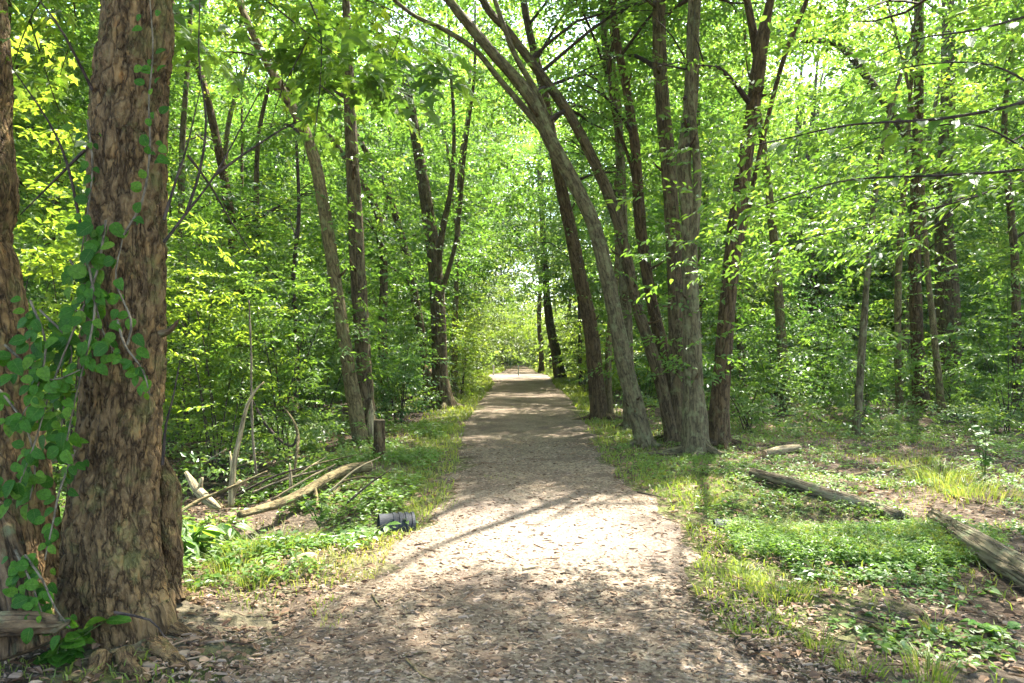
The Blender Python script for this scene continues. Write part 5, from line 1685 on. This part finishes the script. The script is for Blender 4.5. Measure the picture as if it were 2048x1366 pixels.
# maple boughs hanging into the top of the view : they belong to the big tree
rt, tp = roots['thick flaking-bark tree trunk with climbing vine at the left foreground']
MB = [([(270, -150, 3.5), (420, -90, 3.8), (600, -40, 4.0), (760, 10, 4.1), (850, 60, 4.2)], 60, .012), ([(420, -90, 3.8), (520, -10, 3.9), (620, 70, 4.0), (700, 130, 4.0)], 42, .007), ([(600, -40, 4.0), (640, 60, 4.0), (640, 170, 4.0), (625, 300, 4.0)], 34, .006),
      ([(620, 70, 4.0), (560, 190, 4.1), (540, 260, 4.2)], 12, .004), ([(640, 170, 4.), (700, 220, 4.1), (710, 270, 4.1)], 18, .004), ([(760, 10, 4.1), (800, 60, 4.2), (780, 120, 4.2)], 20, .004),
      ([(240, -150, 3.4), (130, -60, 3.6), (60, 40, 3.9), (20, 150, 4.2)], 30, .01), ([(130, -60, 3.6), (150, 40, 4.), (120, 150, 4.3)], 26, .006), ([(60, 40, 3.9), (110, 200, 4.6), (150, 290, 4.8)], 22, .005)]
cnt = 0
for k, (pl, nl, r0) in enumerate(MB):
    pts_ = np.array([P(*q_) for q_ in pl])
    if k in (0, 6):
        pts_ = np.vstack([P(268, -260, 3.55), pts_])
    V, fs, bc = tube(pts_, np.linspace(r0, .002, len(pts_)), 7, .06, .1, 0, 0, k)
    part(rt, 'bough', V, fs, M['twig'], smooth=True, vec=bc)
    C, _ = catmull(pts_, np.ones(len(pts_)), .02)
    for i in range(nl):
        c = C[int(len(C) * U(.2, .999))]
        a = U(0, 2 * math.pi)
        d = np.array([math.cos(a), math.sin(a) * .7, U(-.9, .0)])
        n_ = np.array([U(-.6, .6), U(-.9, .3), 1])
        put_leaf(rt, maple_me[i % 3], c + d * U(.03, .2), d, n_, .155 * U(.6, 1.1))
        cnt += 1

pp = []
for pl, nl, r0 in MB:
    C, _ = catmull(np.array([P(*q_) for q_ in pl]), np.ones(len(pl)), .03)
    m = int(nl * .3)
    c = C[rng.integers(0, len(C), m)] + rng.normal(0, 1, (m, 3)) * np.array([.22, .4, .12])
    c[:, 1] += .9
    c[:, 2] += .12
    pp.append(c)
pp = np.vstack(pp)
xq, yq = proj(pp)
pp = pp[~((xq > 170) & (xq < 360)) & (xq < 860) & ((yq < 170) | (xq < 170))]
pp = pp[keep(pp, 0., True, False)]
V, fs, rf = sprays(pp, .6, .12, .3, U(0, 1, len(pp)), .95, LOBE, droop=.2)
part(rt, 'bough_foliage', V, fs, M['leaf'], rnd=rf)['kind'] = 'stuff'

# leafy boughs reaching in from the right
rt, tp = roots['tree just beyond the right edge of the view reaching in with low boughs']
RB = [([(2500, 60, 3.7), (2100, 190, 3.6), (1900, 235, 3.6), (1700, 250, 3.7), (1560, 280, 3.8), (1460, 300, 3.9)], 44, .014), ([(2100, 190, 3.6), (1980, 130, 3.8), (1840, 130, 3.9), (1740, 160, 4.)], 26, .007),
      ([(2500, 240, 4.2), (2100, 330, 4.2), (1900, 350, 4.3), (1700, 360, 4.4), (1560, 400, 4.5), (1440, 440, 4.6)], 52, .014), ([(2100, 330, 4.2), (1950, 250, 4.3), (1780, 270, 4.5), (1650, 310, 4.6)], 26, .007),
      ([(2500, 420, 4.8), (2100, 360, 4.9), (1930, 400, 5.0), (1780, 440, 5.1), (1640, 470, 5.2), (1540, 500, 5.3)], 40, .012), ([(1930, 400, 5.), (1840, 470, 5.), (1740, 500, 5.1)], 12, .005),
      ([(2100, 20, 3.9), (1950, 60, 3.9), (1830, 80, 4.0), (1700, 140, 4.1)], 30, .008)]
for k, (pl, nl, r0) in enumerate(RB):
    pts_ = np.array([P(*q_) for q_ in pl])
    if len(pl) == 6: pts_ = np.vstack([np.array([5.6, 3.6, pts_[0][2] - .3]), pts_])
    V, fs, bc = tube(pts_, np.linspace(r0, .002, len(pts_)), 7, .08, .1, 0, 0, k)
    part(rt, 'bough', V, fs, M['twig'], smooth=True, vec=bc)
    C, _ = catmull(pts_, np.ones(len(pts_)), .02)
    C = C[C[:, 0] / C[:, 1] < .8]
    for i in range(nl):
        c = C[int(len(C) * U(0, .999))]
        d = np.array([U(-1, -.1), U(-.7, .7), U(-.55, .15)])
        n_ = np.array([U(-.4, .4), U(-.5, .3), 1])
        put_leaf(rt, elm_me[i % 2], c + d * U(.01, .14), d, n_, .09 * U(.5, 1.3))
# the finer leaves of the same boughs
pp = []
for pl, nl, r0 in RB:
    C, _ = catmull(np.array([P(*q_) for q_ in pl]), np.ones(len(pl)), .03)
    C = C[C[:, 0] / C[:, 1] < .85]
    m = int(nl * .8)
    c = C[rng.integers(0, len(C), m)] + rng.normal(0, 1, (m, 3)) * np.array([.18, .35, .13])
    c[:, 1] += .8
    pp.append(c)
pp = np.vstack(pp)
V, fs, rf = sprays(pp, .36, .065, .28, U(0, 1, len(pp)), .5, OVAL, az=rng.normal(math.pi, .6, len(pp)), droop=.15)
part(rt, 'bough_foliage', V, fs, M['leaf'], rnd=rf)['kind'] = 'stuff'

# strap leaved plant at the right of the big trunk
def leafy_plant(label, px, py, n_, h, L, me_list, spread_=.25, down=True):
    g = on_ground(px, py)
    root = thing('broadleaf_plant', label, 'plant', g)
    for s_ in range(4):
        e = g + np.array([U(-1, 1) * spread_, U(-1, 1) * spread_ * .6, h * U(.7, 1.1)])
        pts_ = np.array([g - [0, 0, .03], (g + e) / 2 + [0, 0, h * .15], e])
        V, fs, bc = tube(pts_, [.006, .005, .002], 5, .05, 0, 0, 0, s_)
        part(root, 'stem', V, fs, M['green_stem'], smooth=True, vec=bc)
        C, _ = catmull(pts_, np.ones(3), .01)
        for i in range(n_ // 4):
            c = C[int(len(C) * U(.3, .999))]
            a = U(0, 6.28)
            d = np.array([math.cos(a), math.sin(a), U(-1.1, -.2) if down else U(-.3, .4)])
            put_leaf(root, me_list[i % len(me_list)], c, d, np.array([U(-.4, .4), -.3, 1.]), L * U(.7, 1.2))


leafy_plant('drooping strap leaved plant right of the big trunk foot', 385, 1125, 56, .30, .16, elm_me, .3)
leafy_plant('second drooping plant in the shade right of the big trunk', 440, 1110, 44, .26, .15, elm_me, .25)
leafy_plant('broad leaved weed in front of the drain pipe', 730, 1085, 24, .16, .10, elm_me, .3, False)
leafy_plant('tall broad leaved weed left of the drain pipe', 640, 1050, 28, .24, .11, elm_me, .35, False)
leafy_plant('round leaved weed at the foot of the vine in the lower left', 110, 1330, 24, .16, .10, vine_me, .2, False)
leafy_plant('small round leaved weed in the sunny grass left of the path', 455, 1140, 20, .08, .07, vine_me, .1, False)
leafy_plant('small weed right of the drain pipe at the path edge', 815, 1062, 18, .12, .08, elm_me, .2, False)
leafy_plant('ivy patch among the ground plants below the thick log', 1800, 1140, 28, .06, .07, vine_me, .25, False)
leafy_plant('pale sprig of broad leaves at the right foreground soil', 1990, 1265, 20, .05, .06, vine_me, .15, False)
leafy_plant('tall leafy weed in sun near the right edge', 1970, 960, 36, .6, .11, elm_me, .2, False)

tot = 0
for m_ in bpy.data.meshes:
    tot += len(m_.loops) - 2 * len(m_.polygons)
print('TRIANGLES', tot, 'OBJECTS', len(bpy.data.objects))
